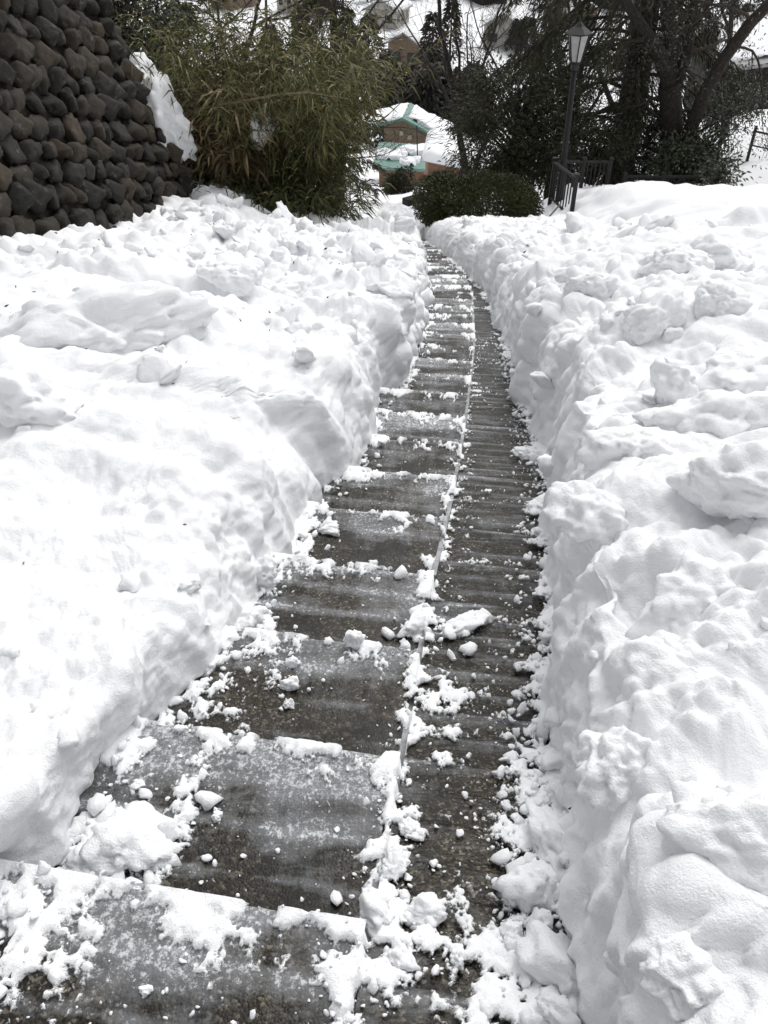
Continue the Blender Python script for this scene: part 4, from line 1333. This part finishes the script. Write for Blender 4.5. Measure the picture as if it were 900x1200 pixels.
railing('dark stair railing with pale gaps sloping down at the path side', at(644, 238, 17.3), at(668, 262, 15.4), .82, 2, 9, RG)
railing('dark railing run in front of the lamp post', at(646, 239, 17.5), at(708, 237, 18.2), .85, 3, 13, RG)
railing('long level railing low behind the terrace snow', at(726, 241, 18.2), at(814, 241, 18.2), .62, 3, 16, RG)
railing('short railing sloping away beside the small shrub', at(815, 241, 18.2), at(853, 264, 17.0), .60, 2, 8, RG)
# broken board leaning at the first railing
bb = MB(); bb.bar(at(640, 258, 15.8), at(656, 240, 15.7), .12, .03)
o = bb.build('weathered_board', simple_mat('grey_wood', (.10, .09, .075), (.24, .22, .19), 16, .8, .3)); tag(o, 'weathered grey board leaning on the stair railing', 'board')

# pipe fence on the far right slope
a, b = at(876, 186, 24.0), at(960, 205, 23.0)
fr_ = thing('pipe_fence', 'dark pipe fence standing in snow at right picture edge', 'fence', a)
for k in range(3):
    p = (b - a) * (k / 2)
    m = MB(); m.tube([p + Vector((0, 0, -.5)), p + Vector((0, 0, .86))], .045, 8); m.build('post', IRON, fr_)
for h in (.72, .36):
    m = MB(); m.tube([Vector((0, 0, h)), b - a + Vector((0, 0, h))], .022 if h < .5 else .03, 6); m.build('rail', IRON, fr_)
# low retaining wall of the far right lane
# ================================================================== BUILDINGS DOWN THE SLOPE
BROWN = simple_mat('brown_render', (.17, .125, .088), (.22, .165, .12), 3, .85, .15)
BRICK = simple_mat('red_brown_wall', (.16, .088, .058), (.24, .14, .095), 6, .85, .2)
GREENR = simple_mat('green_metal_roof', (.10, .21, .175), (.16, .28, .24), 2.5, .45)
DARKW = simple_mat('dark_timber', (.012, .011, .010), (.035, .03, .026), 6, .85, .3)
GREYR = simple_mat('grey_roof', (.22, .22, .22), (.38, .38, .38), 2, .6)
GLASS = simple_mat('dark_window', (.012, .014, .016), (.03, .034, .038), 2, .15)
WHITEW = simple_mat('pale_wall', (.34, .32, .29), (.46, .44, .40), 2, .85)
def slab(mb, a, b, c, d, t):
    """roof slab through four corners, t thick downwards along its normal"""
    n = (Vector(b) - Vector(a)).cross(Vector(d) - Vector(a)).normalized()
    if n.z > 0: n = -n
    mb.poly_prism([a, b, c, d], n * t)
def lerp(a, b, t): return Vector(a) * (1 - t) + Vector(b) * t
def snow_patch(name, a, b, c, d, u0, u1, v0, v1, th, parent, seed, nu=26, nv=22, ragged=.12):
    """pillow of snow lying on the roof quad a-b-c-d"""
    rg = np.random.default_rng(seed)
    U, Vv = np.meshgrid(np.linspace(-.06, 1.06, nu), np.linspace(-.06, 1.06, nv))
    A, B, C, D_ = [np.array(x[:]) for x in (a, b, c, d)]
    uu = u0 + (u1 - u0) * np.clip(U, 0, 1); vv = v0 + (v1 - v0) * np.clip(Vv, 0, 1)
    pts = np.stack([U.ravel() * 3, Vv.ravel() * 3, np.full(U.size, seed * 1.7)], -1)
    nz = fbm(pts, 3, seed).reshape(U.shape)
    ee = np.minimum.reduce([U, 1 - U, Vv, 1 - Vv])
    prof = np.sqrt(np.clip((ee + .02 + ragged * nz) / .14, 0, 1))
    P = (A * ((1 - uu) * (1 - vv))[..., None] + B * (uu * (1 - vv))[..., None] + C * (uu * vv)[..., None] + D_ * ((1 - uu) * vv)[..., None])
    n = np.cross(B - A, D_ - A); n /= np.linalg.norm(n)
    if n[2] < 0: n = -n
    h = th * prof * (1 + .25 * nz) - .03 * (prof <= .01)
    P = P + n * h[..., None]
    f = grid_faces(nv, nu)
    f = f[(prof.reshape(-1)[f] > .01).any(1)]
    return put(name, mesh_np(name, P.reshape(-1, 3), f), SNOW_FAR, parent)

# -- main house: gable wall towards us
d1 = 58.0
hroot = thing('house', 'brown house with green metal roof half under snow', 'house', at(455, 200, d1))
o0 = Vector(hroot.location)
back = Vector((.6, 3.4, -.1))
Wl, Wp, Wr = at(450, 143, d1) - o0, at(472, 137, d1) - o0, at(536, 172, d1) - o0
wb = [at(450, 205, d1) - o0, at(536, 205, d1) - o0]
m = MB(); m.poly_prism([wb[0], wb[1], Wr, Wp, Wl], back); m.build('wall', BROWN, hroot)
fwd = Vector((0, -.7, 0)); 
upv = Vector((0, 0, .12))
la, lb, lc, ld = (at(426, 149, d1) - o0 + fwd + upv, at(472, 137, d1) - o0 + fwd + upv, at(472, 137, d1) - o0 + back + upv, at(426, 149, d1) - o0 + back + upv)
m = MB(); slab(m, la, lb, lc, ld, .14); r1 = m.build('roof', GREENR, hroot)
ra, rb2, rc, rd = (lb, at(546, 178, d1) - o0 + fwd + upv, at(546, 178, d1) - o0 + back + upv, lc)
m = MB(); slab(m, ra, rb2, rc, rd, .14); r2 = m.build('roof', GREENR, hroot)
snow_patch('roof_snow', la, lb, lc, ld, .0, .97, .02, 1.0, .18, r1, 3)
snow_patch('roof_snow', ra, rb2, rc, rd, .06, .80, .16, 1.0, .2, r2, 4, ragged=.25)
for px, py in ((470, 156), (480, 161)):
    p = at(px, py, d1 - .03) - o0
    m = MB(); m.box(p, (.28, .06, .28)); m.build('vent', WHITEW, hroot)
# -- lower house in front, roof seen from above
d2 = 49.0
h2 = thing('house', 'low house with patchy snow on green metal roof and red brown wall', 'house', at(470, 214, d2))
o0 = Vector(h2.location)
A, B = at(436, 196, d2) - o0, at(506, 199, d2) - o0
Cc, Dd = at(524, 171, d2 + 3.5) - o0, at(444, 166, d2 + 3.5) - o0
m = MB(); slab(m, A, B, Cc, Dd, .14); r3 = m.build('roof', GREENR, h2)
E, Fp = Cc + Vector((0, 3, -1.2)), Dd + Vector((0, 3, -1.2))
m = MB(); slab(m, Dd, Cc, E, Fp, .14); m.build('roof', GREENR, h2)
ins = Vector((0, .5, -.2))
m = MB(); m.poly_prism([A + ins + Vector((.4, 0, 0)), B + ins + Vector((-.4, 0, 0)), B + ins + Vector((-.4, 0, -2.4)), A + ins + Vector((.4, 0, -2.4))], Vector((.4, 3.6, 0)))
m.build('wall', BRICK, h2)
snow_patch('roof_snow', A, B, Cc, Dd, .02, .5, .30, .62, .22, r3, 7, ragged=.3)
snow_patch('roof_snow', A, B, Cc, Dd, .30, .92, .52, .86, .24, r3, 8, ragged=.3)
snow_patch('roof_snow', A, B, Cc, Dd, .42, .74, .10, .38, .20, r3, 9, ragged=.35)
m = MB(); m.tube([lerp(B, Cc, .4) + Vector((-1.2, 0, 0)), lerp(B, Cc, .4) + Vector((-1.3, 0, 1.9))], .035, 6); m.build('antenna_mast', IRON, h2)
# -- shed with thick snow
d3 = 40.0
h3 = thing('shed', 'small red brown shed under a thick snow slab', 'shed', at(520, 222, d3))
o0 = Vector(h3.location)
A, B = at(496, 186, d3) - o0, at(560, 200, d3) - o0
Cc, Dd = B + Vector((.3, 3.4, .1)), A + Vector((.3, 3.4, .1))
A2, B2 = at(496, 190, d3) - o0, at(552, 208, d3) - o0
m = MB(); slab(m, A, B, Cc, Dd, .12); r4 = m.build('roof', GREYR, h3)
m = MB(); m.poly_prism([A + Vector((.25, .3, -.14)), B + Vector((-.2, .3, -.14)), B + Vector((-.2, .3, -2.6)), A + Vector((.25, .3, -3.0))], Vector((0, 2.6, 0))); m.build('wall', BRICK, h3)
snow_patch('roof_snow', A + Vector((-.1, -.15, 0)), B + Vector((.1, -.15, 0)), Cc, Dd, 0, 1, 0, 1, .42, r4, 11, ragged=.05)
m = MB(); m.box(lerp(A, B, .3) + Vector((0, .28, -.8)), (.55, .06, .6)); w_ = m.build('window', GLASS, h3)
# dark things poking out of the snow in front of the shed
for px, py, r_, lb in ((461, 216, .42, 'small dark snow topped bush farther from the shed'), (474, 213, .50, 'dark snow topped bush beside the shed wall')):
    c = at(px, py, 36.0)
    leafy_tree('small_bush', lb, 'bush', Vector((c.x, c.y, c.z - .9)), c, (r_ * .8, r_ * .8, r_ * 1.1), 30, 1500, .14, (.13, .06), EVERG, int(px), .04, .3, 'small bushes by the shed')
# timber edging by the hedge
m = MB(); m.bar(at(475, 237, 21.5), at(497, 231, 21.9), .25, .16); o = m.build('timber_edging', DARKW); tag(o, 'dark timber edging poking from the snow beside the hedge', 'timber')
# -- dark hut on the right
d4 = 35.0
h4 = thing('hut', 'dark timber hut with pale grey roof at right picture edge', 'hut', at(880, 138, d4))
o0 = Vector(h4.location)
A, B = at(838, 82, d4) - o0, at(960, 66, d4) - o0
Dd = A + Vector((1.2, 4.2, 1.1)); Cc = B + Vector((1.0, 4.2, 1.1))
m = MB(); slab(m, A, B, Cc, Dd, .15); r5 = m.build('roof', GREYR, h4)
m = MB(); slab(m, Dd, Cc, Cc + Vector((0, 4, -1.6)), Dd + Vector((0, 4, -1.6)), .15); m.build('roof', GREYR, h4)
m = MB(); m.poly_prism([A + Vector((.35, .5, -.1)), B + Vector((-.3, .5, -.1)), B + Vector((-.3, .5, -3.4)), A + Vector((.35, .5, -2.9))], Vector((1., 6.5, 0))); m.build('wall', DARKW, h4)
m = MB(); m.box(lerp(A, B, .45) + Vector((0, .47, -1.5)), (1.2, .06, .9)); m.build('window', GLASS, h4)
snow_patch('roof_snow', A, B, Cc, Dd, .02, .55, .1, .95, .10, r5, 13, ragged=.2)

# ================================================================== THE VALLEY FAR BELOW
VG = 'snow roofed houses in the valley'
vr = random.Random(99)
def valley_house(x, y, w, l, h, rot, wallm, label):
    root = thing('valley_house', label, 'house', (x, y, gz(x, y)), rot, VG)
    m = MB(); m.box(Vector((0, 0, h / 2 - .4)), (w, l, h + .8)); 
    m.poly_prism([Vector((-w / 2, -l / 2, h)), Vector((w / 2, -l / 2, h)), Vector((0, -l / 2, h + w * .28))], Vector((0, l, 0)))
    wl = m.build('wall', wallm, root)
    for s in (-1, 1):
        e = [Vector((0, -l / 2 - .5, h + w * .28 + .12)), Vector((s * (w / 2 + .6), -l / 2 - .5, h - .2 + .05)), Vector((s * (w / 2 + .6), l / 2 + .5, h - .2 + .05)), Vector((0, l / 2 + .5, h + w * .28 + .12))]
        mm = MB(); slab(mm, *e, .2); ro = mm.build('roof', GREYR, root)
        snow_patch('roof_snow', *e, 0, .96, 0, 1, .5, ro, vr.randint(1, 99), 10, 10, .05)
    for s in (-1, 1):
        for k in range(3):
            for zz in ((h * .3, h * .72) if h > 4 else (h * .5,)):
                mm = MB(); mm.box(Vector((s * (w / 2 + .02), -l / 2 + l * (k + .5) / 3, zz)), (.08, 1.3, 1.2)); mm.build('window', GLASS, wl)
    for k in range(2):
        mm = MB(); mm.box(Vector((-w / 4 + k * w / 2, -l / 2 - .02, h * .5)), (1.4, .08, 1.2)); mm.build('window', GLASS, wl)
    return root
VH = [(455, 22, 150, 'pale valley house in the gap above the green roofed houses'), (520, 12, 185, 'valley house half hidden by the wiry sapling'), (585, 14, 170, 'valley house behind the spreading bare tree'),
      (620, 40, 135, 'valley house seen between the slim bare stems'), (250, 12, 165, 'valley house above the dry reeds'), (200, 16, 185, 'valley house above the snow drift'),
      (340, 8, 160, 'valley house behind the thin bare tree'), (700, 20, 150, 'valley house behind the lantern'), (760, 22, 165, 'valley house glimpsed left of the forked tree'),
      (850, 40, 120, 'valley house glimpsed above the dark hut'), (490, 50, 120, 'small valley house above the dark wooded bank')]
for i, (px, py, d, lb) in enumerate(VH):
    p = at(px, py, d)
    valley_house(p.x, d * 1.15, vr.uniform(5, 7), vr.uniform(6.5, 9), vr.uniform(2.4, 4.2), vr.uniform(-.7, .7), [WHITEW, BROWN, DARKW][i % 3], lb)
def far_tree(x, y, h, r, sd, label, group):
    rg = np.random.default_rng(sd)
    root = thing('far_tree', label, 'tree', (x, y, gz(x, y)), 0, group)
    m = MB(); m.tube([Vector((0, 0, -.5)), Vector((0, 0, h * .9))], [.22, .05], 6); m.build('trunk', BARK, root)
    n = 700
    t = rg.random(n) ** .8
    z = h * (.15 + .85 * t); rr = r * (1 - t) ** .8 * np.sqrt(rg.random(n)) + .15
    a = rg.uniform(0, 6.283, n)
    P = np.stack([np.cos(a) * rr, np.sin(a) * rr, z], -1)
    D = np.stack([np.cos(a), np.sin(a), np.full(n, -.25)], -1) + rg.normal(0, .4, (n, 3))
    put('crown', leaf_mesh('crown', P, D, rg.uniform(.5, 1.1, n), .30, rg.random(n), sd, .2, .2), FARTREE, root)
    return root
WB = 'dark conifers on the wooded bank below the houses'
for i in range(13):
    d = vr.uniform(76, 84)
    px = 452 + i * 8.5
    p = at(px, 100, d)
    far_tree(p.x, d, vr.uniform(5.5, 7.0), vr.uniform(1.6, 2.3), 400 + i, 'dark conifer in the wooded bank behind the green roofed houses', WB)
VT = 'scattered conifers across the valley snow'
for i in range(70):
    d = vr.uniform(105, 230); px = vr.uniform(120, 900)
    p = at(px, 30, d)
    far_tree(p.x, d, vr.uniform(4, 9), vr.uniform(1.4, 2.6), 440 + i, 'dark tree scattered across the snowy valley floor', VT)

SLB = 'slim bare trees beyond the hedge'
for i, (px, d, lb) in enumerate([(548, 34.0, 'bare tree with crossing twigs over the far snow field'), (600, 31.0, 'bare tree with thin upright twigs behind the dark evergreen'), (235, 27.0, 'bare tree over the drift at the wall corner'),
                                 (270, 33.0, 'small bare tree against the valley snow above the reeds'), (395, 32.0, 'bare tree beside the dark conifer'), (735, 27.0, 'bare tree right of the lantern'), (830, 28.0, 'bare tree over the hut roof')]):
    bare_tree('bare_tree', lb, foot(px, d), (vr.uniform(-.1, .1), 0, 1), 4.6 + d * .05, .10, 5, 150 + i, SLB, .7, .14, 4, .6, .02)
# ================================================================== LITTER ON THE SNOW
LIT = simple_mat('dead_leaf', (.03, .022, .014), (.12, .085, .05), 40, .8)
P, D, tn = [], [], []
for bk, cnt in ((bank_l, 300), (bank_r, 70)):
    Pb, Nb, Yb, Wb_, am = bk
    zc = project(Pb)[2]
    gap = np.linalg.norm(np.gradient(Pb, axis=0), axis=-1) * np.linalg.norm(np.gradient(Pb, axis=1), axis=-1)
    wg = gap * (Yb > .6) * (Yb < 13) * (Wb_ > .2) * (Wb_ < 4) / (1 + zc / 5)
    wg = wg.ravel() / wg.sum()
    idx = rng.choice(len(wg), cnt, p=wg)
    P.append(Pb.reshape(-1, 3)[idx] + Nb.reshape(-1, 3)[idx] * .004)
    dd = np.cross(Nb.reshape(-1, 3)[idx], rng.normal(size=(cnt, 3)))
    D.append(dd + Nb.reshape(-1, 3)[idx] * .25 * np.linalg.norm(dd, axis=1, keepdims=True))
P, D = np.concatenate(P), np.concatenate(D)
zf = project(P)[2]
L = rng.uniform(.004, .015, len(P)) * np.clip(zf, 1.5, 8) * .55
o = put('leaf_litter', leaf_mesh('leaf_litter', P, D, L, L * .35, rng.random(len(P)), 7, .1, 0), LIT)
tag(o, 'bits of dead leaf and twig scattered on the snow banks', 'litter', kind='stuff')
tw = MB()
t0 = surf_pt(672, 962)[0]
tw.tube([t0 + Vector((-.02, 0, .05)), t0 + Vector((.0, .004, .056)), t0 + Vector((.028, .012, .066))], [.0022, .003, .002], 5)
o = tw.build('twig', TWIG); tag(o, 'short dark twig beside the square snow block at the ramp edge', 'twig')
